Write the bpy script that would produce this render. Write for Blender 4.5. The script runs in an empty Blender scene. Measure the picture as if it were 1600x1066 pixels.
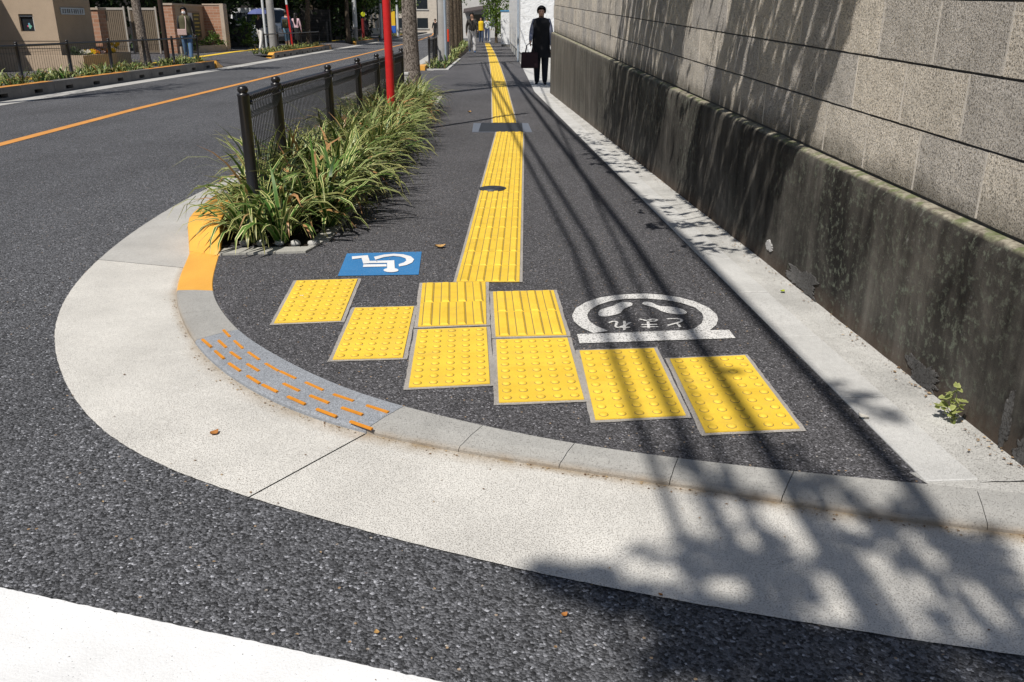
import bpy, bmesh, math, random
from mathutils import Vector, Matrix, noise
random.seed(7)
R = math.radians
scene = bpy.context.scene
col = scene.collection

# ---------------------------------------------------------------- camera
PITCH = math.atan2(496, 1341)
cam_data = bpy.data.cameras.new("camera")
cam_data.sensor_width = 36.0
cam_data.lens = 36.0 * 1341 / 1600
cam_data.clip_start = 0.05
cam_data.clip_end = 1000
cam = bpy.data.objects.new("camera", cam_data)
cam.location = (0, 0, 1.22)
cam.rotation_euler = (math.pi / 2 - PITCH, 0, 0)
col.objects.link(cam)
scene.camera = cam

# ---------------------------------------------------------------- daylight
SUN_EL, SUN_AZ = R(55), R(33)          # shadows fall away from the viewer and to the right
LX, LY, LZ = math.sin(SUN_AZ) * math.cos(SUN_EL), math.cos(SUN_AZ) * math.cos(SUN_EL), -math.sin(SUN_EL)
world = bpy.data.worlds.new("World")
scene.world = world
world.use_nodes = True
wn = world.node_tree
sky = wn.nodes.new("ShaderNodeTexSky")
sky.sky_type = 'NISHITA'
sky.sun_disc = False
sky.sun_elevation = SUN_EL
sky.sun_rotation = math.atan2(-LX, -LY)
wn.nodes["Background"].inputs[1].default_value = 0.06
wn.links.new(sky.outputs[0], wn.nodes["Background"].inputs[0])
sl = bpy.data.lights.new("sun", 'SUN')
sl.energy = 4.7
sl.angle = R(0.53)
sl.color = (1.0, 0.955, 0.89)
sun = bpy.data.objects.new("sun", sl)
sun.rotation_euler = Vector((LX, LY, LZ)).to_track_quat('-Z', 'Y').to_euler()
col.objects.link(sun)
vs = scene.view_settings
vs.view_transform = 'Standard'
vs.look = 'None'
vs.gamma = 1
vs.exposure = 0.1
vs.use_curve_mapping = False

# ---------------------------------------------------------------- helpers
def obj(name, bm, mat, parent=None, smooth=False, loc=None, rz=0):
    me = bpy.data.meshes.new(name)
    bm.to_mesh(me)
    bm.free()
    mats = mat if isinstance(mat, (list, tuple)) else [mat]
    for m in mats:
        me.materials.append(m)
    if smooth:
        for p in me.polygons:
            p.use_smooth = True
    o = bpy.data.objects.new(name, me)
    col.objects.link(o)
    if parent:
        o.parent = parent
    if loc:
        o.location = loc
        o.rotation_euler = (0, 0, rz)
    return o

def inst(name, me, parent, loc, rot=(0, 0, 0), scale=(1, 1, 1)):
    o = bpy.data.objects.new(name, me)
    col.objects.link(o)
    o.parent = parent
    o.location = loc
    o.rotation_euler = rot
    o.scale = scale
    return o

def tag(o, label, cat, group=None, kind=None):
    o["label"] = label
    o["category"] = cat
    if group: o["group"] = group
    if kind: o["kind"] = kind
    return o

def struct(o, label=None):
    o["kind"] = "structure"
    if label: o["label"] = label
    return o

def thing(name, label, cat, loc=(0, 0, 0), rz=0, group=None):
    o = bpy.data.objects.new(name, None)
    o.empty_display_size = 0.1
    col.objects.link(o)
    o.location = loc
    o.rotation_euler = (0, 0, rz)
    return tag(o, label, cat, group)

def box(bm, x0, x1, y0, y1, z0, z1, mat=0, bev=0):
    vs_ = [bm.verts.new(p) for p in ((x0,y0,z0),(x1,y0,z0),(x1,y1,z0),(x0,y1,z0),(x0,y0,z1),(x1,y0,z1),(x1,y1,z1),(x0,y1,z1))]
    fs = [bm.faces.new([vs_[i] for i in f]) for f in ((3,2,1,0),(4,5,6,7),(0,1,5,4),(1,2,6,5),(2,3,7,6),(3,0,4,7))]
    for f in fs: f.material_index = mat
    if bev:
        es = list({e for f in fs for e in f.edges})
        bmesh.ops.bevel(bm, geom=es, offset=bev, segments=2, profile=0.6, affect='EDGES')
    return fs

def tube(bm, pts, rad, seg=8, mat=0, cap=True):
    n = len(pts)
    pts = [Vector(p) for p in pts]
    rad = rad if isinstance(rad, (list, tuple)) else [rad] * n
    rings = []
    ref = None
    for i in range(n):
        d = (pts[min(i + 1, n - 1)] - pts[max(i - 1, 0)]).normalized()
        if ref is None:
            ref = Vector((1, 0, 0)) if abs(d.x) < .9 else Vector((0, 1, 0))
        u = (ref - d * ref.dot(d)).normalized()
        ref = u
        v = d.cross(u)
        rings.append([bm.verts.new(pts[i] + (u * math.cos(2 * math.pi * k / seg) + v * math.sin(2 * math.pi * k / seg)) * rad[i]) for k in range(seg)])
    for a, b in zip(rings, rings[1:]):
        for k in range(seg):
            f = bm.faces.new((a[k], a[(k + 1) % seg], b[(k + 1) % seg], b[k]))
            f.material_index = mat
            f.smooth = True
    if cap:
        for rg, rev in ((rings[0], True), (rings[-1], False)):
            cv_ = [bm.verts.new(v.co) for v in rg]
            f = bm.faces.new(cv_[::-1] if rev else cv_); f.material_index = mat

def lathe(bm, prof, seg=12, mat=0, c=(0, 0, 0)):
    rings = [[bm.verts.new((c[0] + r * math.cos(2 * math.pi * k / seg), c[1] + r * math.sin(2 * math.pi * k / seg), c[2] + z)) for k in range(seg)] for r, z in prof]
    for a, b in zip(rings, rings[1:]):
        for k in range(seg):
            f = bm.faces.new((a[k], a[(k + 1) % seg], b[(k + 1) % seg], b[k])); f.smooth = True; f.material_index = mat
    for rg, rev in ((rings[0], True), (rings[-1], False)):
        cv_ = [bm.verts.new(v.co) for v in rg]
        f = bm.faces.new(cv_[::-1] if rev else cv_); f.material_index = mat

def poly(bm, pts, z, mat=0):
    f = bm.faces.new([bm.verts.new((p[0], p[1], z)) for p in pts])
    f.material_index = mat
    f.normal_update()
    if f.normal.z < 0: f.normal_flip()
    return f

def prism(bm, pts, z0, z1, mat=0):
    a = sum(p[0] * q[1] - q[0] * p[1] for p, q in zip(pts, pts[1:] + pts[:1]))
    if a < 0: pts = pts[::-1]
    lo = [bm.verts.new((p[0], p[1], z0)) for p in pts]
    hi = [bm.verts.new((p[0], p[1], z1)) for p in pts]
    n = len(pts)
    fs = [bm.faces.new(hi), bm.faces.new(lo[::-1])]
    for i in range(n):
        fs.append(bm.faces.new((lo[i], lo[(i + 1) % n], hi[(i + 1) % n], hi[i])))
    for f in fs: f.material_index = mat

def stroke(bm, pts, w, z):
    """flat painted stroke along a 2-D polyline"""
    n = len(pts)
    L, Rr = [], []
    for i in range(n):
        d = (Vector(pts[min(i + 1, n - 1)]) - Vector(pts[max(i - 1, 0)])).normalized()
        nn = Vector((-d.y, d.x)) * w / 2
        p = Vector(pts[i])
        L.append(p + nn); Rr.append(p - nn)
    for i in range(n - 1):
        poly(bm, [L[i], L[i + 1], Rr[i + 1], Rr[i]], z)

def catmull(pts, per=8):
    P_ = [Vector(p) for p in pts]
    P_ = [P_[0] * 2 - P_[1]] + P_ + [P_[-1] * 2 - P_[-2]]
    out = []
    for i in range(1, len(P_) - 2):
        a, b, c, d = P_[i - 1:i + 3]
        for k in range(per):
            t = k / per
            out.append(.5 * ((2 * b) + (c - a) * t + (2 * a - 5 * b + 4 * c - d) * t * t + (3 * b - a - 3 * c + d) * t ** 3))
    out.append(P_[-2])
    return out

def arc(pts):
    s = [0]
    for a, b in zip(pts, pts[1:]): s.append(s[-1] + (b - a).length)
    return s

def nearest_s(pts, q):
    q = Vector(q); best = (1e9, 0); S = arc(pts)
    for i, p in enumerate(pts):
        d = (p - q).length
        if d < best[0]: best = (d, S[i])
    return best[1]

def at_s(pts, S, s):
    s = max(0, min(S[-1], s))
    for i in range(len(S) - 1):
        if S[i + 1] >= s:
            t = (s - S[i]) / max(1e-9, S[i + 1] - S[i])
            return pts[i].lerp(pts[i + 1], t)
    return pts[-1]

# ---------------------------------------------------------------- material helpers
class NT:
    def __init__(self, name):
        self.m = bpy.data.materials.new(name)
        self.m.use_nodes = True
        self.t = self.m.node_tree
        self.b = self.t.nodes["Principled BSDF"]
        self.b.inputs["Specular IOR Level"].default_value = 0.3
    def n(self, typ, **kw):
        o = self.t.nodes.new(typ)
        for k, v in kw.items(): setattr(o, k, v)
        return o
    def l(self, a, b): self.t.links.new(a, b)
    def pos(self, scale=(1, 1, 1), rz=0):
        g = self.n("ShaderNodeNewGeometry")
        mp = self.n("ShaderNodeMapping")
        mp.inputs["Scale"].default_value = scale
        mp.inputs["Rotation"].default_value = (0, 0, rz)
        self.l(g.outputs["Position"], mp.inputs["Vector"])
        return mp.outputs[0]
    def objc(self, scale=(1, 1, 1)):
        g = self.n("ShaderNodeTexCoord")
        mp = self.n("ShaderNodeMapping")
        mp.inputs["Scale"].default_value = scale
        self.l(g.outputs["Object"], mp.inputs["Vector"])
        return mp.outputs[0]
    def noise(self, vec, scale, detail=4, rough=.6, dist=0):
        o = self.n("ShaderNodeTexNoise")
        o.inputs["Scale"].default_value = scale
        o.inputs["Detail"].default_value = detail
        o.inputs["Roughness"].default_value = rough
        o.inputs["Distortion"].default_value = dist
        self.l(vec, o.inputs["Vector"])
        return o.outputs[0]
    def vor(self, vec, scale, out="Distance", feature='F1'):
        o = self.n("ShaderNodeTexVoronoi", feature=feature)
        o.inputs["Scale"].default_value = scale
        self.l(vec, o.inputs["Vector"])
        return o.outputs[out]
    def sep(self, c):
        o = self.n("ShaderNodeSeparateColor"); self.l(c, o.inputs[0]); return o.outputs
    def ramp(self, fac, stops, interp='LINEAR'):
        o = self.n("ShaderNodeValToRGB")
        cr = o.color_ramp; cr.interpolation = interp
        while len(cr.elements) < len(stops): cr.elements.new(.5)
        for e, (p, c) in zip(cr.elements, stops):
            e.position = p
            e.color = (c, c, c, 1) if isinstance(c, (int, float)) else (*c, 1)
        self.l(fac, o.inputs[0])
        return o.outputs[0]
    def mix(self, fac, a, b, blend='MIX'):
        o = self.n("ShaderNodeMix", data_type='RGBA', blend_type=blend)
        for v, i in ((fac, 0), (a, 6), (b, 7)):
            if isinstance(v, (int, float)): o.inputs[i].default_value = v if i == 0 else (v, v, v, 1)
            elif isinstance(v, (tuple, list)): o.inputs[i].default_value = (*v, 1)
            else: self.l(v, o.inputs[i])
        return o.outputs[2]
    def math(self, op, a, b=0.0):
        o = self.n("ShaderNodeMath", operation=op)
        for v, i in ((a, 0), (b, 1)):
            if isinstance(v, (int, float)): o.inputs[i].default_value = v
            else: self.l(v, o.inputs[i])
        return o.outputs[0]
    def attr(self, name, out="Fac"):
        o = self.n("ShaderNodeAttribute", attribute_name=name); return o.outputs[out]
    def bump(self, h, dist, strength=1.0, normal=None):
        o = self.n("ShaderNodeBump")
        o.inputs["Strength"].default_value = strength
        o.inputs["Distance"].default_value = dist
        self.l(h, o.inputs["Height"])
        if normal is not None: self.l(normal, o.inputs["Normal"])
        return o.outputs[0]
    def done(self, color=None, rough=.8, normal=None, metallic=0, spec=None):
        b = self.b
        if color is not None:
            if isinstance(color, (tuple, list)): b.inputs["Base Color"].default_value = (*color, 1)
            else: self.l(color, b.inputs["Base Color"])
        if isinstance(rough, (int, float)): b.inputs["Roughness"].default_value = rough
        else: self.l(rough, b.inputs["Roughness"])
        b.inputs["Metallic"].default_value = metallic
        if spec is not None: b.inputs["Specular IOR Level"].default_value = spec
        if normal is not None: self.l(normal, b.inputs["Normal"])
        return self.m

M = {}
def asphalt(name, cell, lo, mid, hi, bumpd, tint=(1, .985, 1.0)):
    k = NT(name); v = k.pos()
    vn = k.n("ShaderNodeTexVoronoi"); vn.inputs["Scale"].default_value = 1 / cell; k.l(v, vn.inputs["Vector"])
    d, cells = vn.outputs["Distance"], k.sep(vn.outputs["Color"])[0]
    vf = k.n("ShaderNodeTexVoronoi"); vf.inputs["Scale"].default_value = 2.4 / cell; k.l(v, vf.inputs["Vector"])
    d2, c2 = vf.outputs["Distance"], k.sep(vf.outputs["Color"])[1]
    base = k.ramp(cells, [(0, lo), (.45, mid * .8), (.8, mid * 1.25), (.95, mid * 1.7), (1, hi)])
    fine = k.ramp(c2, [(0, .65), (.75, 1.1), (1, 1.5)])
    colr = k.mix(.6, base, fine, 'MULTIPLY')
    big = k.noise(v, .55, 6, .65)
    colr = k.mix(.9, colr, k.ramp(big, [(.3, .78), (.5, 1.0), (.7, 1.16)]), 'MULTIPLY')
    tw = k.noise(k.pos((1.6, .12, 1)), 1.0, 3)
    colr = k.mix(.6, colr, k.ramp(tw, [(.35, .86), (.65, 1.12)]), 'MULTIPLY')
    oil = k.ramp(k.noise(v, 2.6, 4, .55), [(.70, 0), (.78, 1)])
    colr = k.mix(k.math('MULTIPLY', oil, .35), colr, (.018, .018, .02))
    med = k.noise(v, 45, 3)
    colr = k.mix(.55, colr, k.ramp(med, [(.3, .6), (.7, 1.35)]), 'MULTIPLY')
    colr = k.mix(1, colr, tint, 'MULTIPLY')
    # a few pale or tan grains
    vg = k.n("ShaderNodeTexVoronoi"); vg.inputs["Scale"].default_value = .45 / cell; k.l(v, vg.inputs["Vector"])
    sp = k.sep(vg.outputs["Color"]); dist = vg.outputs["Distance"]
    m_ = k.math('MULTIPLY', k.math('GREATER_THAN', sp[2], .984), k.math('LESS_THAN', dist, .26))
    colr = k.mix(m_, colr, k.mix(sp[1], (.42, .41, .39), (.36, .22, .10)))
    h = k.math('ADD', k.math('MULTIPLY', d, -1), k.math('MULTIPLY', cells, .55))
    h = k.math('ADD', h, k.math('MULTIPLY', d2, -.35))
    return k.done(colr, .82, k.bump(h, bumpd, 1.0), spec=.35)

M['road'] = asphalt('road asphalt', .0072, .022, .116, .42, .006, (.97, .985, 1.055))
M['walk'] = asphalt('sidewalk asphalt', .0055, .024, .098, .36, .0036, (1.0, .975, 1.03))

def concrete(name, c, var=.12, pits=0.5, pit_size=.006, rough=.85, dirt=None, bumpd=.0015, streak=False, grain=.25):
    k = NT(name); v = k.pos()
    n1 = k.noise(v, 3.0, 6)
    n2 = k.noise(v, 60, 4)
    n3 = k.noise(v, 420, 2)
    colr = k.mix(1, c, k.ramp(n1, [(.25, 1 - var * 1.6), (.75, 1 + var)]), 'MULTIPLY')
    colr = k.mix(grain * 2, colr, k.ramp(n2, [(.3, .85), (.7, 1.1)]), 'MULTIPLY')
    colr = k.mix(grain * 2, colr, k.ramp(n3, [(.3, .75), (.7, 1.2)]), 'MULTIPLY')
    pm = k.ramp(k.noise(v, 1.5 / pit_size, 2, .6), [(.31 + .06 * pits, 1), (.38 + .07 * pits, 0)])
    colr = k.mix(k.math('MULTIPLY', pm, .8), colr, k.mix(1, colr, (.52, .49, .46), 'MULTIPLY'))
    if dirt:
        dn = k.noise(v, 14, 5)
        f = k.math('MULTIPLY', k.attr('dirt'), k.ramp(dn, [(.2, .35), (.65, 1.25)]))
        colr = k.mix(f, colr, dirt)
    h = k.math('ADD', k.math('MULTIPLY', pm, -1.2), k.math('ADD', n2, k.math('MULTIPLY', n3, .6)))
    return k.done(colr, rough, k.bump(h, bumpd, .8))

M['apron'] = concrete('washed apron concrete', (.635, .615, .57), .10, .95, .0062, dirt=(.27, .19, .10))
M['apron_smooth'] = concrete('smooth gutter concrete', (.45, .44, .415), .09, .15, .006)
M['kerb'] = concrete('kerb concrete', (.345, .338, .318), .12, .25, .005, dirt=(.24, .17, .1))
M['kerb_dark'] = concrete('older kerb concrete', (.235, .225, .205), .16, .4, .006)
M['edging'] = concrete('edging concrete', (.54, .535, .515), .13, .2, .005)
M['edging_rough'] = concrete('trowelled mortar strip', (.53, .52, .49), .2, .35, .006, bumpd=.004)
M['granite'] = concrete('granite kerb', (.31, .33, .36), .08, 1.2, .004, grain=.45)
M['bed'] = concrete('grey adhesive bed', (.40, .375, .345), .15, .4, .004, bumpd=.003)
M['planter_edge'] = concrete('planter edge concrete', (.42, .41, .37), .12, .2, .006)

def paint(name, c, wear=.3, rough=.55, under=(.1, .1, .1), scale=60, dirtc=None):
    k = NT(name); v = k.pos()
    n = k.noise(v, scale, 6, .7)
    n1 = k.noise(v, 4, 4)
    colr = k.mix(1, c, k.ramp(n1, [(.3, .88), (.7, 1.05)]), 'MULTIPLY')
    d = k.noise(v, 150, 3, .65)
    dm = k.ramp(d, [(.24 + .22 * wear, 1), (.28 + .22 * wear, 0)])
    colr = k.mix(k.math('MULTIPLY', dm, .85), colr, under)
    fine = k.noise(v, 300, 2)
    colr = k.mix(.5, colr, k.ramp(fine, [(.3, .9), (.7, 1.06)]), 'MULTIPLY')
    h = k.math('ADD', n, d)
    return k.done(colr, rough, k.bump(h, .0015, .7))

M['white_paint'] = paint('white road paint', (.76, .76, .755), .22)
M['stop_white'] = paint('worn white pavement paint', (.70, .69, .67), .8, under=(.06, .06, .06))
M['blue_paint'] = paint('blue pavement paint', (.045, .20, .44), .55, under=(.12, .26, .45))
M['orange_line'] = paint('orange road line', (.66, .30, .075), .25)
M['kerb_yellow'] = paint('orange yellow kerb paint', (.80, .405, .07), .04, rough=.34, under=(.55, .27, .05))

def tactile():
    k = NT('yellow tactile resin'); v = k.pos()
    n1 = k.noise(v, 7, 5); n2 = k.noise(v, 130, 3)
    colr = k.mix(1, (.84, .565, .055), k.ramp(n1, [(.25, .84), (.75, 1.06)]), 'MULTIPLY')
    colr = k.mix(.5, colr, k.ramp(n2, [(.3, .85), (.7, 1.08)]), 'MULTIPLY')
    s_ = k.math('GREATER_THAN', k.noise(v, 28, 7, .75), .685)
    colr = k.mix(k.math('MULTIPLY', s_, .45), colr, (.35, .21, .05))
    rnd_ = k.n("ShaderNodeObjectInfo").outputs["Random"]
    colr = k.mix(1, colr, k.ramp(rnd_, [(0, (.93, .92, .9)), (1, (1.03, 1.03, 1.1))]), 'MULTIPLY')
    gr = k.ramp(k.noise(v, 11, 7, .7), [(.52, 0), (.75, 1)])
    colr = k.mix(k.math('MULTIPLY', gr, .38), colr, (.42, .31, .11))
    scuff = k.ramp(k.noise(k.pos((9, 40, 1), .5), 1.0, 5, .7), [(.66, 0), (.74, 1)])
    colr = k.mix(k.math('MULTIPLY', scuff, .35), colr, (.22, .18, .10))
    return k.done(colr, .62, k.bump(n2, .0012, .7), spec=.3)
M['tactile'] = tactile()
def plain(name, c, rough=.6, metallic=0, spec=.3, var=.12, scale=20):
    k = NT(name); v = k.pos()
    colr = k.mix(1, c, k.ramp(k.noise(v, scale, 5), [(.25, 1 - var), (.75, 1 + var)]), 'MULTIPLY')
    return k.done(colr, rough, metallic=metallic, spec=spec)
M['groove'] = plain('grime ring', (.26, .19, .07), .9)
M['iron'] = plain('cast iron', (.055, .06, .07), .5, .4)
M['iron_pale'] = plain('worn iron frame', (.16, .18, .22), .5, .3)
M['black_metal'] = plain('black coated steel', (.012, .011, .012), .32, spec=.5)
M['red_metal'] = plain('red painted steel', (.52, .016, .016), .35, spec=.5)
M['soil'] = concrete('dark soil', (.035, .026, .018), .4, 1, .01, bumpd=.01)
M['dash'] = plain('orange kerb strip', (.62, .24, .02), .6)

# ---------------------------------------------------------------- surveyed plan of the corner (metres)
APRON_OUT = [(-2.484,7.337),(-2.526,6.754),(-2.499,6.027),(-2.477,5.433),(-2.379,4.763),(-2.29,4.276),(-2.152,3.852),(-2.019,3.539),(-1.856,3.232),(-1.654,2.909),(-1.48,2.689),(-1.306,2.495),(-1.127,2.357),(-0.947,2.238),(-0.753,2.143),(-0.621,2.068),(-0.41,1.972),(-0.164,1.868),(0.0,1.8),(0.155,1.745),(0.375,1.674),(0.582,1.612),(0.844,1.541),(1.093,1.484)]
KERB_OUT = [(-1.827,4.652),(-1.769,4.395),(-1.677,4.096),(-1.623,3.95),(-1.524,3.73),(-1.351,3.395),(-1.201,3.169),(-1.013,2.939),(-0.827,2.762),(-0.669,2.648),(-0.478,2.527),(-0.169,2.407),(0.136,2.3),(0.463,2.201),(0.77,2.101),(1.015,2.016),(1.26,1.966),(1.351,1.944)]
KERB_IN = [(-1.641,4.672),(-1.55,4.305),(-1.469,3.998),(-1.315,3.682),(-1.165,3.432),(-1.06,3.291),(-0.846,3.045),(-0.61,2.814),(-0.376,2.654),(-0.091,2.506),(0.189,2.371),(0.498,2.288),(0.802,2.202),(1.183,2.135),(1.294,2.103),(1.42,2.086)]
JOINT_OUT = [(-1.88,4.864),(-1.677,4.096),(-1.524,3.73),(-1.346,3.379),(-0.47,2.527),(-0.169,2.407),(0.136,2.3),(0.457,2.208),(0.773,2.101),(1.26,1.966)]
JOINT_IN = [(-1.641,4.672),(-1.469,3.998),(-1.315,3.682),(-1.165,3.432),(-0.376,2.654),(-0.091,2.506),(0.189,2.371),(0.498,2.288),(0.802,2.202),(1.294,2.103)]
CHAIR_LEGS = [(-0.89,4.637),(-0.806,4.665),(-0.776,4.542),(-0.644,4.555),(-0.62,4.392),(-0.66,4.39),(-0.676,4.502),(-0.77,4.495),(-0.802,4.485),(-0.831,4.605),(-0.878,4.578)]
CHAIR_ARM = [(-0.798,4.469),(-0.676,4.475),(-0.668,4.428),(-0.793,4.417)]
CHAIR_HEAD = [(-0.596,4.355),(-0.596,4.34),(-0.602,4.327),(-0.613,4.318),(-0.626,4.314),(-0.641,4.315),(-0.655,4.322),(-0.666,4.333),(-0.673,4.347),(-0.675,4.362),(-0.672,4.376),(-0.664,4.387),(-0.651,4.394),(-0.637,4.396),(-0.622,4.392),(-0.609,4.382),(-0.6,4.369)]
CHAIR_WHEEL = [(-0.766,4.63),(-0.718,4.679),(-0.666,4.698),(-0.611,4.684),(-0.563,4.641),(-0.537,4.575),(-0.541,4.508),(-0.566,4.456),(-0.602,4.428),(-0.61,4.475),(-0.586,4.508),(-0.577,4.551),(-0.588,4.599),(-0.619,4.633),(-0.66,4.65),(-0.71,4.623),(-0.749,4.566)]
BLUE = [(-0.932,4.715),(-0.514,4.758),(-0.483,4.281),(-0.896,4.257)]
FOOT_A = [(0.384,3.639),(0.399,3.692),(0.439,3.733),(0.467,3.758),(0.498,3.8),(0.531,3.813),(0.555,3.8),(0.556,3.769),(0.532,3.736),(0.508,3.708),(0.486,3.652),(0.452,3.621),(0.415,3.602),(0.389,3.608)]
FOOT_B = [(0.602,3.783),(0.614,3.812),(0.638,3.813),(0.654,3.796),(0.673,3.758),(0.708,3.746),(0.746,3.733),(0.776,3.7),(0.785,3.66),(0.772,3.636),(0.738,3.632),(0.701,3.649),(0.675,3.676),(0.653,3.725),(0.622,3.758)]
BAR = [(0.272,3.372),(0.919,3.427),(0.922,3.324),(0.274,3.262)]
RING_OUT = [(0.266,3.613),(0.289,3.716),(0.343,3.808),(0.412,3.878),(0.502,3.922),(0.59,3.94),(0.639,3.944),(0.716,3.926),(0.794,3.883),(0.855,3.817),(0.898,3.725),(0.912,3.628),(0.903,3.559),(0.878,3.485),(0.834,3.416),(0.341,3.383),(0.295,3.453),(0.271,3.529)]
RING_IN = [(0.334,3.621),(0.354,3.692),(0.396,3.766),(0.459,3.825),(0.537,3.86),(0.627,3.865),(0.713,3.843),(0.784,3.8),(0.837,3.725),(0.851,3.644),(0.844,3.582),(0.82,3.507),(0.782,3.449),(0.743,3.42),(0.441,3.391),(0.405,3.411),(0.363,3.47),(0.338,3.537)]
TEXT_RE = [(0.418,3.537),(0.522,3.544),(0.506,3.425),(0.406,3.42)]
TEXT_MA = [(0.549,3.564),(0.654,3.57),(0.634,3.444),(0.536,3.439)]
TEXT_TO = [(0.669,3.574),(0.769,3.577),(0.747,3.459),(0.651,3.453)]
DASH = [(-1.293,3.364),(-1.227,3.275),(-1.228,3.442),(-1.175,3.358),(-1.215,3.334),(-1.158,3.252),(-1.197,3.231),(-1.136,3.148),(-1.143,3.313),(-1.081,3.223),(-1.125,3.203),(-1.062,3.126),(-1.101,3.1),(-1.034,3.022),(-1.048,3.184),(-0.982,3.102),(-1.022,3.076),(-0.957,3.004),(-0.993,2.975),(-0.927,2.902),(-0.947,3.063),(-0.878,2.987),(-0.871,2.984),(-0.795,2.912),(-0.913,2.89),(-0.842,2.824),(-0.834,2.883),(-0.76,2.815),(-0.751,2.876),(-0.672,2.804),(-0.794,2.782),(-0.718,2.717),(-0.713,2.775),(-0.634,2.711),(-0.628,2.768),(-0.548,2.711),(-0.669,2.677),(-0.59,2.617),(-0.582,2.673),(-0.502,2.617),(-0.497,2.675),(-0.415,2.619),(-0.537,2.58),(-0.456,2.523)]
PATCH_A = [(-1.103,4.175),(-0.766,4.21),(-0.73,3.531),(-1.044,3.489)]
PATCH_B = [(-0.732,3.733),(-0.433,3.757),(-0.406,3.085),(-0.708,3.061)]
PATCH_C = [(-0.465,4.13),(-0.116,4.152),(-0.094,3.481),(-0.417,3.444)]
PATCH_D = [(-0.416,3.436),(-0.093,3.472),(-0.062,2.829),(-0.384,2.791)]
PATCH_E = [(-0.109,3.982),(0.218,4.009),(0.244,3.344),(-0.084,3.321)]
PATCH_F = [(-0.082,3.314),(0.244,3.337),(0.266,2.69),(-0.061,2.659)]
PATCH_G = [(0.251,3.188),(0.582,3.217),(0.592,2.563),(0.256,2.524)]
PATCH_H = [(0.593,3.098),(0.924,3.139),(0.938,2.464),(0.596,2.43)]
WHITE_EDGE = [(-2.036,1.956),(-1.22,1.711),(-0.875,1.617),(-0.558,1.524),(-0.158,1.412)]
SHADE = [(0.161,1.722,0.092,60),(0.077,1.747,0.054,25),(0.239,1.673,0.075,50),(0.337,1.626,0.088,60),(0.439,1.56,0.113,110),(0.544,1.529,0.126,120),(0.622,1.468,0.108,80),(0.352,1.468,0.081,50),(0.499,1.412,0.118,90),(0.731,1.468,0.081,45),(0.835,1.43,0.08,35),(0.438,1.897,0.053,16),(0.457,1.786,0.071,34),(0.554,1.799,0.079,40),(0.646,1.786,0.071,34),(0.677,1.685,0.06,26),(0.763,1.76,0.056,22),(0.901,1.897,0.056,18),(1.012,1.987,0.062,18),(0.976,1.786,0.057,16),(1.107,1.897,0.066,24),(1.121,1.76,0.062,26),(1.158,1.685,0.06,24),(1.241,1.868,0.065,20),(0.319,1.813,0.056,12),(0.678,2.085,0.046,10),(0.568,2.154,0.044,10),(0.522,2.247,0.042,9),(1.223,2.773,0.059,14),(1.23,2.593,0.064,18),(1.159,2.719,0.049,9),(1.152,2.829,0.041,6),(0.823,2.946,0.038,5),(1.623,2.946,0.072,10),(0.856,2.346,0.03,7),(0.851,2.266,0.029,7),(0.848,2.191,0.028,7),(0.844,2.119,0.027,7),(0.84,2.051,0.026,7),(0.837,1.987,0.026,7),(0.834,1.926,0.025,7),(0.831,1.868,0.024,7),(0.828,1.813,0.024,7),(0.825,1.76,0.023,7),(0.825,1.707,0.023,7),(0.824,1.658,0.022,7),(0.824,1.61,0.022,7),(0.824,1.564,0.021,7),(0.823,1.521,0.021,7),(0.823,1.479,0.02,7),(0.823,1.439,0.02,7),(1.056,2.051,0.026,7),(1.067,2.003,0.026,7),(1.078,1.956,0.025,7),(1.088,1.911,0.025,7),(1.098,1.868,0.024,7),(1.108,1.826,0.024,7),(1.117,1.786,0.024,7),(1.126,1.747,0.023,7),(1.134,1.709,0.023,7),(1.142,1.673,0.022,7),(1.15,1.638,0.022,7),(0.521,2.346,0.03,7),(0.527,2.266,0.029,7),(0.532,2.191,0.028,7),(0.537,2.119,0.027,7),(0.541,2.051,0.026,7),(0.546,1.987,0.026,7),(0.55,1.926,0.025,7),(0.554,1.868,0.024,7),(0.91,2.191,0.028,7),(0.923,2.135,0.027,7),(0.935,2.082,0.027,7),(0.946,2.031,0.026,7),(0.957,1.981,0.026,7),(0.968,1.934,0.025,7),(0.978,1.889,0.025,7),(0.987,1.845,0.024,7),(0.997,1.803,0.024,7),(1.006,1.762,0.023,7),(1.015,1.723,0.023,7),(1.023,1.685,0.023,7),(1.031,1.648,0.022,7),(1.038,1.612,0.022,7),(1.045,1.577,0.021,7),(1.052,1.543,0.021,7),(1.059,1.511,0.021,7),(1.065,1.48,0.02,7),(0.613,2.191,0.028,7),(0.623,2.119,0.027,7),(0.631,2.051,0.026,7),(0.64,1.987,0.026,7),(0.648,1.926,0.025,7),(0.655,1.868,0.024,7),(0.662,1.813,0.024,7),(1.157,1.897,0.025,7),(1.17,1.857,0.024,7),(1.182,1.818,0.024,7),(1.194,1.781,0.024,7),(1.206,1.744,0.023,7),(0.966,1.508,0.062,16),(1.046,1.44,0.053,18),(0.936,1.593,0.043,8),(0.795,1.529,0.049,14)]

# ================================================================ THE GROUND
bm = bmesh.new()
poly(bm, [(-250, -40), (250, -40), (250, 420), (-250, 420)], -.05)
struct(obj('road', bm, M['road']), 'dark asphalt roadway round the corner')

def relax0(P_, it):
    for _ in range(it):
        P_ = [P_[0]] + [(P_[i - 1] + P_[i] * 2 + P_[i + 1]) / 4 for i in range(1, len(P_) - 1)] + [P_[-1]]
    return P_
k_out = relax0(catmull(KERB_OUT, 8), 60)
k_in = relax0(catmull(KERB_IN, 8), 60)
k_out = [Vector((-1.88, 4.864))] + k_out + [Vector((3.4, 1.45))]
k_in = k_in + [Vector((3.45, 1.60))]
S_out, S_in = arc(k_out), arc(k_in)

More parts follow.
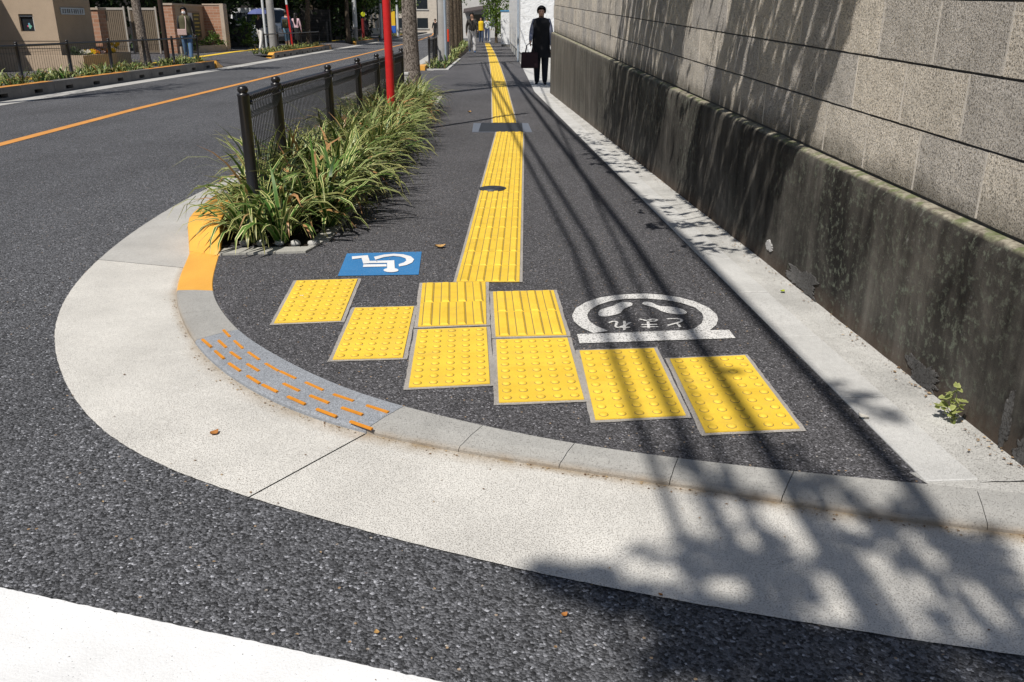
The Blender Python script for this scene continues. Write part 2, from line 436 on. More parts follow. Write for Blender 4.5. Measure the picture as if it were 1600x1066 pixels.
def edge_x(y): return 1.28 - .05 * y if y < 17 else .43 - .0125 * (y - 17) if y < 52 else 0.0 - .04 * (y - 52)
def wall_x(y): return 1.6114 - .0547 * y
def kerb_x(y): return -1.85 if y < 13 else -1.85 - .028 * (y - 13)

side = [Vector((-1.66, 4.75))] + [k_in[i] for i in range(len(k_in) - 1) if k_in[i].x < 1.16] + [Vector((edge_x(2.15), 2.13))]
ys = [2.6, 4, 6, 8, 10, 12, 14, 16, 18, 22, 30, 40, 52, 70, 100, 150]
right = [Vector((edge_x(y), y)) for y in ys]
left = [Vector((kerb_x(y), y)) for y in [150, 100, 70, 40, 26, 13, 6, 5.2]]
bm = bmesh.new()
poly(bm, side + right + left, 0)
struct(obj('sidewalk', bm, M['walk']), 'fine dark asphalt pavement of the corner')

# apron / gutter slabs round the corner -------------------------------------
gutter = struct(bpy.data.objects.new('gutter', None), 'pale concrete gutter apron curving round the corner')
col.objects.link(gutter)
def relax(P_, it):
    for _ in range(it):
        P_ = [P_[0]] + [(P_[i - 1] + P_[i] * 2 + P_[i + 1]) / 4 for i in range(1, len(P_) - 1)] + [P_[-1]]
    return P_
a_out = relax(catmull(APRON_OUT, 8), 130)
a_out = [Vector((-2.56, 15)), Vector((-2.55, 11))] + a_out + [Vector((3.3, 1.02))]
g_in = [Vector((-2.06, 15)), Vector((-2.06, 7)), Vector((-2.03, 5.8)), Vector((-1.97, 5.2))] + k_out
Sa, Sg = arc(a_out), arc(g_in)
ja = [0, nearest_s(a_out, (-2.379, 4.763)), nearest_s(a_out, (-.753, 2.143)), Sa[-1]]
jg = [0, nearest_s(g_in, (-1.80, 4.60)), nearest_s(g_in, (-.47, 2.527)), Sg[-1]]
for i in range(3):
    n, rows = (150, 14)
    bm = bmesh.new()
    dl = bm.verts.layers.float.new('dirt')
    g = []
    e = .003
    for c in range(n + 1):
        t = c / n
        pa = at_s(a_out, Sa, ja[i] + e + (ja[i + 1] - ja[i] - 2 * e) * t)
        pg = at_s(g_in, Sg, jg[i] + e + (jg[i + 1] - jg[i] - 2 * e) * t)
        colv = []
        for r in range(rows + 1):
            u = (r / rows) ** .7 if False else r / rows
            p = pa.lerp(pg, u)
            if r == rows: p = pa.lerp(pg, 1.03)
            jit = (noise.noise(Vector((p.x * 60, p.y * 60, 1))) * .002) if r == 0 else 0
            v = bm.verts.new((p.x + jit, p.y + jit, -.045))
            dist = (1 - u) * (pa - pg).length
            along = 1.0 if i == 2 else (t ** 1.0 if i == 1 else 0)
            v[dl] = max(0, 1 - dist / (.042 + .018 * noise.noise(Vector((p.x * 3, p.y * 3, 5))))) ** .8 * (.95 if i == 2 else .75 if i == 1 else .1)
            colv.append(v)
        g.append(colv)
    for c in range(n):
        for r in range(rows):
            f = bm.faces.new((g[c][r], g[c + 1][r], g[c + 1][r + 1], g[c][r + 1]))
            f.normal_update()
            if f.normal.z < 0: f.normal_flip()
    o = obj('slab', bm, M['apron_smooth'] if i == 0 else M['apron'], gutter)

# dropped kerb stones round the corner ---------------------------------------
kerb = struct(bpy.data.objects.new('kerb', None), 'low kerb of grey stones with yellow painted end curving round the corner')
col.objects.link(kerb)
jo = [nearest_s(k_out, p) for p in JOINT_OUT] + [S_out[-1]]
ji = [nearest_s(k_in, p) for p in JOINT_IN] + [S_in[-1]]
jo[0] = 0
def kerb_face(pts_o, pts_i, dz_o, dz_i, mat, name='kerb_stone', foot=-.07):
    bm = bmesh.new()
    dl = bm.verts.layers.float.new('dirt')
    rings = []
    for po, pi, zo, zi in zip(pts_o, pts_i, dz_o, dz_i):
        d = (pi - po).normalized()
        prof = [(po, foot, 1.0), (po + d * .003, zo - .012, .6), (po + d * .010, zo - .003, .25), (po + d * .022, zo, .06),
                (po.lerp(pi, .5), (zo + zi) / 2 + .001, 0), (pi - d * .004, zi, 0), (pi, zi - .003, 0), (pi, foot, 0)]
        ring = []
        for p, z, dd in prof:
            v = bm.verts.new((p.x, p.y, z)); v[dl] = dd * .8; ring.append(v)
        rings.append(ring)
    for a, b in zip(rings, rings[1:]):
        for k in range(len(a) - 1):
            bm.faces.new((a[k], b[k], b[k + 1], a[k + 1]))
    bm.faces.new(rings[0]); bm.faces.new(rings[-1][::-1])
    bmesh.ops.recalc_face_normals(bm, faces=bm.faces)
    return obj(name, bm, mat, kerb)
stones = []
for i in range(len(jo) - 1):
    n = 10 if i != 3 else 24
    po, pi = [], []
    for c in range(n + 1):
        t = c / n
        e = .0012
        po.append(at_s(k_out, S_out, jo[i] + e + (jo[i + 1] - jo[i] - 2 * e) * t))
        pi.append(at_s(k_in, S_in, ji[i] + e + (ji[i + 1] - ji[i] - 2 * e) * t))
    mat = M['kerb_yellow'] if i == 0 else M['granite'] if i == 3 else M['kerb']
    st = kerb_face(po, pi, [-.024] * (n + 1), [.003] * (n + 1), mat)
    if i == 3: st['label'] = 'grey granite kerb stone with orange strips'
    if i == 0: st['label'] = 'kerb stone painted orange yellow'
    stones.append(st)
# raised yellow hump and the kerb running on beside the planting
hp_o = [Vector(p) for p in ((-1.882, 4.87), (-1.915, 4.97), (-1.945, 5.06), (-1.965, 5.15), (-1.985, 5.28), (-2.01, 5.5), (-2.04, 5.85))]
hp_i = [Vector(p) for p in ((-1.640, 4.68), (-1.668, 4.80), (-1.692, 4.88), (-1.712, 4.96), (-1.735, 5.08), (-1.77, 5.35), (-1.82, 5.8))]
hz = [.0, .055, .108, .130, .135, .135, .135]
st = kerb_face(hp_o, hp_i, [a - .012 for a in hz], [a + .003 for a in hz], M['kerb_yellow'])
for p in st.data.polygons: p.use_smooth = True
st['label'] = 'rounded yellow kerb end rising beside the planting'
y = 5.86
for q in range(14):
    y1 = y + .6
    x0, x1 = -2.045 - .001 * q, -1.825
    kerb_face([Vector((x0, y + .003)), Vector((x0, y1 - .003))], [Vector((x1, y + .003)), Vector((x1, y1 - .003))], [.122, .122], [.133, .133], M['kerb_yellow'] if q % 4 == 3 else M['kerb_dark'])
    y = y1
# orange strips on the granite stone
def inner_dist(p):
    return min((p - q).length for q in k_in)
for i in range(0, len(DASH), 2):
    a, b = Vector(DASH[i]), Vector(DASH[i + 1])
    m = (a + b) / 2
    w = .19
    z = .003 - .027 * min(1, inner_dist(m) / w) + .002
    bm = bmesh.new()
    L = (b - a).length
    box(bm, -L / 2, L / 2, -.0052, .0052, -.004, .0018)
    o = obj('strip', bm, M['dash'], stones[3])
    o.location = (m.x, m.y, z)
    o.rotation_euler = (0, 0, math.atan2(b.y - a.y, b.x - a.x))

# edging stones and mortar strip at the foot of the wall ----------------------
edge = struct(bpy.data.objects.new('edging', None), 'pale concrete edging stones along the foot of the wall')
col.objects.link(edge)
y = 2.14
q = 0
while y < 20:
    y1 = y + (.62 if q else .58)
    e = .003
    wd = .155 if y < 14 else .16
    bm = bmesh.new()
    prism(bm, [(edge_x(y + e), y + e), (edge_x(y + e) + wd, y + e + .01), (edge_x(y1 - e) + wd, y1 - e + .01), (edge_x(y1 - e), y1 - e)], -.06, .006 + .0012 * math.sin(q * 2.3))
    bmesh.ops.bevel(bm, geom=[e_ for e_ in bm.edges], offset=.003, segments=1, affect='EDGES')
    obj('edging_stone', bm, M['edging'], edge)
    y = y1; q += 1
bm = bmesh.new()
g = []
nY = 150
for i in range(nY + 1):
    y = 2.14 + 14.4 * i / nY
    a, b = edge_x(y) + .153, wall_x(y) + .03
    g.append([bm.verts.new((a + (b - a) * t, y, .002 + .012 * t + .004 * noise.noise(Vector((t * 3, y * 6, 0))) * (t > 0))) for t in (0, .2, .4, .6, .8, 1)])
for i in range(nY):
    for r in range(5):
        bm.faces.new((g[i][r], g[i][r + 1], g[i + 1][r + 1], g[i + 1][r]))
obj('mortar_strip', bm, M['edging_rough'], edge)
bm = bmesh.new()
poly(bm, [(1.15, 2.2), (1.18, 2.12), (1.30, 2.09), (1.42, 2.07), (3.45, 1.58), (3.45, 2.2)], .0008)
obj('corner_fill', bm, M['edging_rough'], edge)
bm = bmesh.new()
poly(bm, [(.40, 16.5), (3.5, 16.5), (6, 30), (.15, 30)], -.004)
struct(obj('alley', bm, M['edging_rough']), 'pale concrete alley mouth behind the wall end')
bm = bmesh.new()
prism(bm, [(edge_x(20), 20), (.75, 20), (.6, 30), (.35, 50), (-.2, 75), (-.9, 75), (-.06, 52), (edge_x(30), 30)], -.05, .005)
struct(obj('edging_far', bm, M['edging']), 'pale concrete edging beside the white wall')

# painted markings -----------------------------------------------------------
bm = bmesh.new()
pts = []
A_, B_ = Vector((-2.8, 2.18)), Vector((.35, 1.265))
N = 260
for i in range(N + 1):
    p = A_.lerp(B_, i / N)
    pts.append((p.x, p.y + noise.noise(Vector((i * .35, 0, 0))) * .004 + noise.noise(Vector((i * .9, 3, 0))) * .003))
dn = Vector((-.28, -.96)) * .45
pts2 = [(B_.x + dn.x, B_.y + dn.y), (A_.x + dn.x, A_.y + dn.y)]
poly(bm, pts + pts2, -.0455)
tag(obj('crossing_stripe', bm, M['white_paint']), 'thick white painted crossing stripe on the road in the foreground', 'road marking')
bm = bmesh.new()
cl = [(-5.2, 0), (-5.55, 5), (-5.72, 9.75), (-5.95, 14), (-6.08, 19.3), (-6.25, 26), (-6.42, 35), (-6.9, 52), (-7.6, 75), (-9.2, 105), (-12, 140)]
for a, b in zip(cl, cl[1:]):
    w = .075
    poly(bm, [(a[0] - w, a[1]), (a[0] + w, a[1]), (b[0] + w, b[1]), (b[0] - w, b[1])], -.0455)
tag(obj('centre_line', bm, M['orange_line']), 'orange centre line painted along the road', 'road marking')

bm = bmesh.new(); poly(bm, BLUE, .003)
wl = thing('wheelchair_marking', 'blue painted square with white wheelchair symbol on the pavement', 'pavement marking')
obj('blue_field', bm, M['blue_paint'], wl)
bm = bmesh.new()
for P_, z in ((CHAIR_LEGS, .0062), (CHAIR_ARM, .0062), (CHAIR_HEAD, .0066), (CHAIR_WHEEL, .0062)): poly(bm, P_, z)
obj('symbol', bm, M['white_paint'], wl)

sm = thing('stop_marking', 'white ring with footprints and stop lettering on the pavement beside the wall', 'pavement marking')
bm = bmesh.new()
poly(bm, BAR, .004); obj('stop_bar', bm, M['stop_white'], sm)
bm = bmesh.new()
ro, ri = RING_OUT, RING_IN
for i in range(len(ro) - 1):
    if i == 14: continue
    poly(bm, [ro[i], ro[i + 1], ri[i + 1], ri[i]], .0045)
poly(bm, [ro[-1], ro[0], ri[0], ri[-1]], .0045)
obj('ring', bm, M['stop_white'], sm)
for F_ in (FOOT_A, FOOT_B):
    bm = bmesh.new(); poly(bm, [tuple(p) for p in catmull(F_ + F_[:1], 4)[:-1]], .004); obj('footprint', bm, M['stop_white'], sm)
GLYPH = {
 'TO': [[(.30, .98), (.36, .75), (.46, .52)], [(.86, .78), (.6, .62), (.36, .46), (.24, .32), (.22, .18), (.32, .08), (.55, .04), (.88, .06)]],
 'MA': [[(.12, .82), (.88, .82)], [(.16, .60), (.84, .60)], [(.54, 1.0), (.54, .6), (.55, .22), (.48, .10), (.34, .05), (.2, .09), (.18, .20), (.30, .27), (.48, .25), (.7, .14), (.9, .0)]],
 'RE': [[(.30, 1.0), (.30, .0)], [(.06, .72), (.38, .75), (.22, .45), (.04, .18)], [(.16, .38), (.36, .60), (.54, .74), (.66, .68), (.66, .45), (.62, .18), (.70, .05), (.82, .06), (.97, .22)]]}
for key, Q in (('TO', TEXT_TO), ('MA', TEXT_MA), ('RE', TEXT_RE)):
    # quad corners: far-left, far-right, near-right, near-left; the lettering is read from the far side
    fl, fr, nr, nl = [Vector(p) for p in Q]
    bm = bmesh.new()
    for zi, st_ in enumerate(GLYPH[key]):
        pts = []
        for (x, y) in st_:
            u, v = 1 - x, y            # turned half round: tops towards the viewer
            far = fl.lerp(fr, u); near = nl.lerp(nr, u)
            pts.append(far.lerp(near, v))
        if len(pts) > 2: pts = [p for p in catmull(pts, 4)]
        stroke(bm, pts, .0115, .004 + .0005 * zi)
    obj('letter', bm, M['stop_white'], sm)

# ================================================================ TACTILE PAVING
bm = bmesh.new()
lathe(bm, [(.0168, 0), (.0163, .0011), (.014, .0014)], 14, 1)
lathe(bm, [(.0146, .0010), (.0136, .0038), (.0098, .0060), (.005, .0066)], 14, 0)
dot_me = bpy.data.meshes.new('dot'); bm.to_mesh(dot_me); bm.free()
dot_me.materials.append(M['tactile']); dot_me.materials.append(M['groove'])
def bar_mesh(L):
    bm = bmesh.new()
    w0, w1, h = .0185, .0125, .0055
    lo = [bm.verts.new(p) for p in ((-w0, -L / 2, 0), (w0, -L / 2, 0), (w0, L / 2, 0), (-w0, L / 2, 0))]
    hi = [bm.verts.new(p) for p in ((-w1, -L / 2 + .008, h), (w1, -L / 2 + .008, h), (w1, L / 2 - .008, h), (-w1, L / 2 - .008, h))]
    bm.faces.new(hi)
    for i in range(4): bm.faces.new((lo[i], lo[(i + 1) % 4], hi[(i + 1) % 4], hi[i]))
    for sx in (-1, 1):        # grime line along each flank
        box(bm, sx * .0205 - .002, sx * .0205 + .002, -L / 2, L / 2, -.002, .0007, 1)
    me = bpy.data.meshes.new('bar'); bm.to_mesh(me); bm.free()
    me.materials.append(M['tactile']); me.materials.append(M['groove'])
    return me
bar_me = bar_mesh(.287)

def quad_at(Q, u, v):
    """u across left to right, v from far to near"""
    tl, tr, br, bl = [Vector(p) for p in Q]
    return tl.lerp(tr, u).lerp(bl.lerp(br, u), v)

def tactile_patch(Q, kind, label, zoff, bedw=.017):
    name = 'warning_tactile_paving' if kind == 'dot' else 'guide_tactile_paving'
    c = quad_at(Q, .5, .5)
    t = thing(name, label, 'tactile paving', (c.x, c.y, 0), group='tactile paving patches at the corner')
    loc = lambda p: (p.x - c.x, p.y - c.y)
    bm = bmesh.new()
    pts = []
    cor = [Vector(p) for p in Q]
    for a, b in zip(cor, cor[1:] + cor[:1]):
        for k_ in range(14):
            p = a.lerp(b, k_ / 14); nrm = Vector((p.x * 31, p.y * 31, zoff * 1000))
            pts.append((p.x - c.x + noise.noise(nrm) * .004, p.y - c.y + noise.noise(nrm + Vector((9, 9, 9))) * .004))
    poly(bm, pts, .0028 + zoff)
    obj('bed', bm, M['bed'], t)
    W = (quad_at(Q, 1, .5) - quad_at(Q, 0, .5)).length
    D = (quad_at(Q, .5, 1) - quad_at(Q, .5, 0)).length
    iu, iv = bedw / W, bedw / D
    for h in range(2):
        v0 = iv + (1 - 2 * iv) * h * .5 + (.0012 if h else 0)
        v1 = iv + (1 - 2 * iv) * (h + 1) * .5 - (0 if h else .0012)
        q = [quad_at(Q, a, b) for a, b in ((iu, v0), (1 - iu, v0), (1 - iu, v1), (iu, v1))]
        bm = bmesh.new()
        prism(bm, [loc(p) for p in q], .001, .0068 + zoff)
        tile = obj('tile', bm, M['tactile'], t)
        ang = math.atan2(q[1].y - q[0].y, q[1].x - q[0].x)
        angv = math.atan2(q[0].y - q[3].y, q[0].x - q[3].x) - math.pi / 2
        if kind == 'dot':
            for r in range(5):
                for s_ in range(5):
                    p = quad_at([tuple(x) for x in q], .1 + .2 * s_, .1 + .2 * r)
                    inst('dot', dot_me, tile, (p.x - c.x, p.y - c.y, .0066 + zoff))
        else:
            for s_ in range(4):
                p = quad_at([tuple(x) for x in q], .125 + .25 * s_, .5)
                inst('bar', bar_me, tile, (p.x - c.x, p.y - c.y, .0068 + zoff), (0, 0, angv), (1, (q[0] - q[3]).length / .297, 1))
    return t
tactile_patch(PATCH_A, 'dot', 'leftmost yellow dotted tactile patch, nearest the blue wheelchair marking', 0)
tactile_patch(PATCH_B, 'dot', 'second yellow dotted tactile patch from the left', .0004)
tactile_patch(PATCH_C, 'bar', 'yellow barred tactile patch just left of centre, above a dotted patch', .0008)
tactile_patch(PATCH_D, 'dot', 'yellow dotted tactile patch directly below the left barred patch', .0002)
tactile_patch(PATCH_E, 'bar', 'yellow barred tactile patch nearest the white stop ring', .0005)
tactile_patch(PATCH_F, 'dot', 'yellow dotted tactile patch directly below the right barred patch', .0009)
tactile_patch(PATCH_G, 'dot', 'yellow dotted tactile patch right in front of the white stop bar', .0003)
tactile_patch(PATCH_H, 'dot', 'rightmost yellow dotted tactile patch, crossed by shadows', .0007)

gs = thing('guide_tactile_strip', 'long yellow barred tactile strip up to the dark cover plate', 'tactile paving')
Q = [(-.199, 10.49), (.148, 10.49), (.053, 4.141), (-.295, 4.141)]
bm = bmesh.new(); poly(bm, Q, .0042); obj('bed', bm, M['bed'], gs)
NT_ = 21
for r in range(NT_):
    iu = .045
    v0, v1 = 1 - r / NT_ - .0003, 1 - (r + 1) / NT_ + .0003 + (.0008 if r % 2 else 0)
    q = [quad_at(Q, a, b) for a, b in ((iu, v1), (1 - iu, v1), (1 - iu, v0), (iu, v0))]
    bm = bmesh.new(); prism(bm, [tuple(p) for p in q], .001, .0072)
    tile = obj('tile', bm, M['tactile'], gs)
    for s_ in range(4):
        p = quad_at([tuple(x) for x in q], .125 + .25 * s_, .5)
        inst('bar', bar_me, tile, (p.x, p.y, .0072), (0, 0, -math.atan2(.095, 6.35)))
fs = thing('guide_tactile_strip', 'far yellow tactile strip running on beyond the dark cover plate', 'tactile paving')
path = [(-.098, 11.5), (-.17, 14.5), (-.287, 19.5), (-.50, 27), (-.85, 38), (-1.64, 60)]
bmb, bmt = bmesh.new(), bmesh.new()
bmr = bmesh.new(); bmg = bmesh.new()
for (a, b) in zip(path, path[1:]):
    a, b = Vector(a), Vector(b)
    poly(bmb, [(a.x - .17, a.y), (a.x + .17, a.y), (b.x + .17, b.y), (b.x - .17, b.y)], .0042)
    prism(bmt, [(a.x - .152, a.y), (a.x + .152, a.y), (b.x + .152, b.y), (b.x - .152, b.y)], .001, .0075)
    for s_ in range(4):
        o_ = -.114 + .076 * s_
        for oo in (-.0205, .0205): prism(bmg, [(a.x + o_ + oo - .003, a.y), (a.x + o_ + oo + .003, a.y), (b.x + o_ + oo + .003, b.y), (b.x + o_ + oo - .003, b.y)], .005, .0082)
        prism(bmr, [(a.x + o_ - .015, a.y), (a.x + o_ + .015, a.y), (b.x + o_ + .015, b.y), (b.x + o_ - .015, b.y)], .007, .013)
obj('bed', bmb, M['bed'], fs); obj('tile', bmt, M['tactile'], fs)
o = obj('bar', bmr, M['tactile'], fs); o['kind'] = 'stuff'
o = obj('grime_line', bmg, M['groove'], fs); o['kind'] = 'stuff'

# covers let into the pavement ----------------------------------------------
cv = thing('cover_plate', 'dark ribbed rectangular cover plate across the yellow strip', 'cover')
bm = bmesh.new(); prism(bm, [(-.478, 10.50), (.24, 10.50), (.21, 11.46), (-.50, 11.46)], -.01, .006); obj('frame', bm, M['iron_pale'], cv)
for r in range(26):
    yy = 10.53 + .9 * r / 25
    bm = bmesh.new(); box(bm, -.40, .13, yy - .011, yy + .011, .004, .012); obj('rib', bm, M['iron'], cv)
mh = thing('valve_cover', 'small round iron valve cover let into the yellow strip', 'cover', (-.150, 6.70, 0))
bm = bmesh.new(); lathe(bm, [(.105, .001), (.105, .0155), (.10, .017), (.09, .0155)], 28); obj('ring', bm, M['iron'], mh)
bm = bmesh.new(); lathe(bm, [(.088, .005), (.088, .0175), (.02, .018)], 28); lid = obj('lid', bm, M['iron'], mh)
bm = bmesh.new(); lathe(bm, [(.012, .016), (.012, .0195)], 10); obj('keyhole', bm, M['black_metal'], lid)
bl = thing('drain_lid', 'pale concrete drain lid beside the street tree', 'cover')
bm = bmesh.new(); prism(bm, [(-1.62, 14.2), (-1.30, 14.2), (-1.34, 15.9), (-1.66, 15.9)], -.02, .007); obj('lid', bm, M['edging'], bl)
bm = bmesh.new(); prism(bm, [(-1.27, 14.2), (-1.20, 14.2), (-1.24, 15.9), (-1.31, 15.9)], -.02, .006); obj('frame', bm, M['edging_rough'], bl)

# fallen leaves --------------------------------------------------------------
def leaf_mat(name, c):
    return plain(name, c, .7, var=.3, scale=90)
M['dead'] = leaf_mat('dry leaf', (.34, .14, .035)); M['dead2'] = leaf_mat('tan leaf', (.42, .25, .09)); M['fresh'] = leaf_mat('fresh leaf', (.30, .36, .03)); M['pale'] = leaf_mat('pale scrap', (.6, .57, .5))
def fallen(x, y, z, s, mat, label, rz):
    bm = bmesh.new()
    n = 9; L, U = [], []
    for i in range(n):
        t = i / (n - 1)
        w = math.sin(math.pi * t ** .8) * .38
        zz = .12 * (t - .5) ** 2 * 4 + .03
        L.append(bm.verts.new(((t - .5) * s, -w * s, zz * s + .12 * s))); U.append((bm.verts.new(((t - .5) * s, 0, zz * s)), bm.verts.new(((t - .5) * s, w * s, zz * s + .16 * s))))
    for i in range(n - 1):
        bm.faces.new((L[i], L[i + 1], U[i + 1][0], U[i][0])); bm.faces.new((U[i][0], U[i + 1][0], U[i + 1][1], U[i][1]))
    bmesh.ops.remove_doubles(bm, verts=bm.verts, dist=1e-5)
    o = obj('fallen_leaf', bm, mat, smooth=True, loc=(x, y, z), rz=rz)
    tag(o, label, 'leaf', 'fallen leaves on the paving')
fallen(-.415, 4.85, .004, .062, M['dead2'], 'tan fallen leaf on the pavement beside the long yellow strip', .3)
fallen(-.977, 2.54, -.044, .035, M['dead'], 'small orange fallen leaf on the pale concrete apron', 1.1)
fallen(1.30, 3.95, .012, .03, M['fresh'], 'yellow green leaf lying at the foot of the wall', .8)
fallen(1.155, 2.56, .004, .04, M['pale'], 'pale scrap of leaf where asphalt meets the edging', 2.1)
fallen(.12, 1.62, -.046, .018, M['dead'], 'tiny brown leaf on the road in the foreground', 0.7)
fallen(-.30, 1.56, -.046, .016, M['dead2'], 'tiny tan leaf on the dark road near the white stripe', 1.9)
fallen(.35, 1.69, -.043, .012, M['dead'], 'tiny brown leaf at the apron edge in shade', 2.4)
fallen(-1.00, 3.9, .004, .02, M['pale'], 'small pale scrap left of the leftmost dotted patch', .2)
fallen(-.88, 3.56, .004, .02, M['dead'], 'small brown scrap below the leftmost dotted patch', 1.2)
fallen(-.62, 12.9, .004, .08, M['dead2'], 'tan leaf on the pavement left of the far strip', 1.2)

# ================================================================ BLOCK WALL
def blockmat():
    k = NT('split face concrete block'); v = k.pos()
    n0 = k.noise(v, 1.7, 4); n1 = k.noise(v, 9, 6); n2 = k.noise(v, 150, 4, .7)
    vd = k.vor(v, 105); vd2 = k.vor(v, 52)
    pit = k.math('MULTIPLY', k.ramp(k.noise(v, 165, 3, .7), [(.37, 1), (.46, 0)]), 1)
    colr = k.mix(1, (.70, .655, .59), k.ramp(n1, [(.25, .80), (.75, 1.10)]), 'MULTIPLY')
    colr = k.mix(.8, colr, k.ramp(n0, [(.3, .80), (.7, 1.12)]), 'MULTIPLY')
    rnd = k.n("ShaderNodeObjectInfo").outputs["Random"]
    colr = k.mix(1, colr, k.ramp(rnd, [(0, (.76, .76, .78)), (.5, (.97, .95, .92)), (1, (1.1, 1.06, 1.0))]), 'MULTIPLY')
    colr = k.mix(k.math('MULTIPLY', pit, .72), colr, (.12, .11, .095))
    # mossy grime gathered on the lowest course: a stain that follows height above the ledge
    g = k.n("ShaderNodeNewGeometry"); sp = k.n("ShaderNodeSeparateXYZ"); k.l(g.outputs["Position"], sp.inputs[0])
    zr = k.math('SUBTRACT', sp.outputs[2], k.math('MULTIPLY', sp.outputs[1], .034))
    low = k.ramp(k.math('ADD', zr, k.math('MULTIPLY', n1, .12)), [(.58, 1), (.70, 0)])
    colr = k.mix(k.math('MULTIPLY', low, .75), colr, (.10, .092, .075))
    h = k.math('ADD', k.math('MULTIPLY', n2, 1.0), k.math('MULTIPLY', pit, -1.4))
    h = k.math('ADD', h, k.math('MULTIPLY', vd2, .35))
    return k.done(colr, .92, k.bump(h, .009, 1.0), spec=.15)
M['block'] = blockmat()
M['mortar'] = concrete('dark recessed mortar', (.12, .11, .10), .3, .3, .006)
M['mortar_light'] = concrete('pale mortar', (.56, .52, .465), .15, .3, .006)
def basemat():
    k = NT('stained retaining concrete'); v = k.pos()
    vs_ = k.pos((7, 7, .55))
    st = k.noise(vs_, 1.2, 7, .65); st2 = k.noise(k.pos((20, 20, 2.2)), 1, 5, .6)
    n1 = k.noise(k.pos((1, 1, .7)), 2.4, 7, .62, .4); n2 = k.noise(v, 32, 6, .7); n3 = k.noise(v, 260, 3)
    patch = k.math('ADD', k.math('MULTIPLY', n1, .62), k.math('MULTIPLY', st, .38))
    colr = k.mix(k.ramp(patch, [(.40, 0), (.52, .4), (.62, 1)]), (.015, .0135, .012), (.125, .115, .10))
    colr = k.mix(.55, colr, k.ramp(st2, [(.25, .62), (.75, 1.35)]), 'MULTIPLY')
    colr = k.mix(.6, colr, k.ramp(n3, [(.3, .7), (.7, 1.3)]), 'MULTIPLY')
    worn = k.ramp(k.noise(v, 17, 7, .75), [(.63, 0), (.70, 1)])
    colr = k.mix(k.math('MULTIPLY', worn, .6), colr, (.24, .235, .22))
    # lichen
    li = k.math('MULTIPLY', k.ramp(n2, [(.52, 0), (.66, 1)]), k.ramp(k.noise(v, 1.1, 4), [(.42, 0), (.62, 1)]))
    colr = k.mix(k.math('MULTIPLY', li, .75), colr, (.17, .19, .145))
    g = k.n("ShaderNodeNewGeometry"); sp = k.n("ShaderNodeSeparateXYZ"); k.l(g.outputs["Position"], sp.inputs[0])
    foot = k.ramp(k.math('ADD', sp.outputs[2], k.math('MULTIPLY', n2, .12)), [(.03, 1), (.17, 0)])
    colr = k.mix(k.math('MULTIPLY', foot, .7), colr, (.095, .062, .042))
    # the base gets paler towards the far end
    far = k.ramp(k.math('MULTIPLY', sp.outputs[1], .06), [(.45, 0), (.9, 1)])
    colr = k.mix(k.math('MULTIPLY', far, .55), colr, k.mix(1, (.20, .18, .15), k.ramp(st, [(.25, .6), (.75, 1.25)]), 'MULTIPLY'))
    up = k.n("ShaderNodeSeparateXYZ"); k.l(g.outputs["Normal"], up.inputs[0])
    top = k.ramp(up.outputs[2], [(.5, 0), (.9, 1)])
    colr = k.mix(top, colr, k.mix(k.ramp(n2, [(.4, 0), (.6, 1)]), (.16, .14, .11), (.36, .33, .26)))
    moss = k.math('MULTIPLY', top, k.ramp(k.noise(v, 12, 4), [(.5, 0), (.6, 1)]))
    colr = k.mix(k.math('MULTIPLY', moss, .7), colr, (.11, .14, .05))
    h = k.math('ADD', k.math('MULTIPLY', n2, 1), k.math('MULTIPLY', n3, .5))
    return k.done(colr, .9, k.bump(h, .005, .8), spec=.2)
M['base'] = basemat()

wall = thing('block_wall', 'split face concrete block wall on a dark stained concrete base beside the pavement', 'wall')
Y0, Y1 = 2.05, 16.55
WS = math.hypot(1, .0547)
ex, ey = -.0547 / WS, 1 / WS
def wpt(y, out, z):
    """point at street distance y, 'out' metres towards the street from the base face"""
    return (wall_x(y) - out * ey, y + out * ex, z)
def ledge_z(y): return .578 + .034 * (y - 2)
bm = bmesh.new()
N = 170
rows = []
for i in range(N + 1):
    y = Y0 + (Y1 - Y0) * i / N
    lz = ledge_z(y)
    chip = noise.noise(Vector((y * 7, 0, 0))) * .008 + max(0, noise.noise(Vector((y * 2.1, 4, 0))) - .25) * .03
    prof = [(0.0, -.1), (.0, .02), (-.002, .12), (0, .25), (0, .4), (-.001, lz - .05), (-.004 - abs(chip) * .4, lz - .018 - abs(chip)), (-.012 - abs(chip), lz - .004), (-.02 - abs(chip), lz + .001), (-.04, lz + .004), (-.12, lz + .008), (-.25, lz + .008)]
    rows.append([bm.verts.new(wpt(y, o_ + noise.noise(Vector((y * 1.7, z * 3, 2))) * .004, z)) for o_, z in prof])
for a, b in zip(rows, rows[1:]):
    for k_ in range(len(a) - 1):
        f = bm.faces.new((a[k_], a[k_ + 1], b[k_ + 1], b[k_])); f.smooth = True
bm.faces.new(rows[-1]); bm.faces.new(rows[0][::-1])
bmesh.ops.recalc_face_normals(bm, faces=bm.faces)
base = obj('concrete_base', bm, M['base'], wall)
base['label'] = 'dark water stained concrete base with mossy ledge'
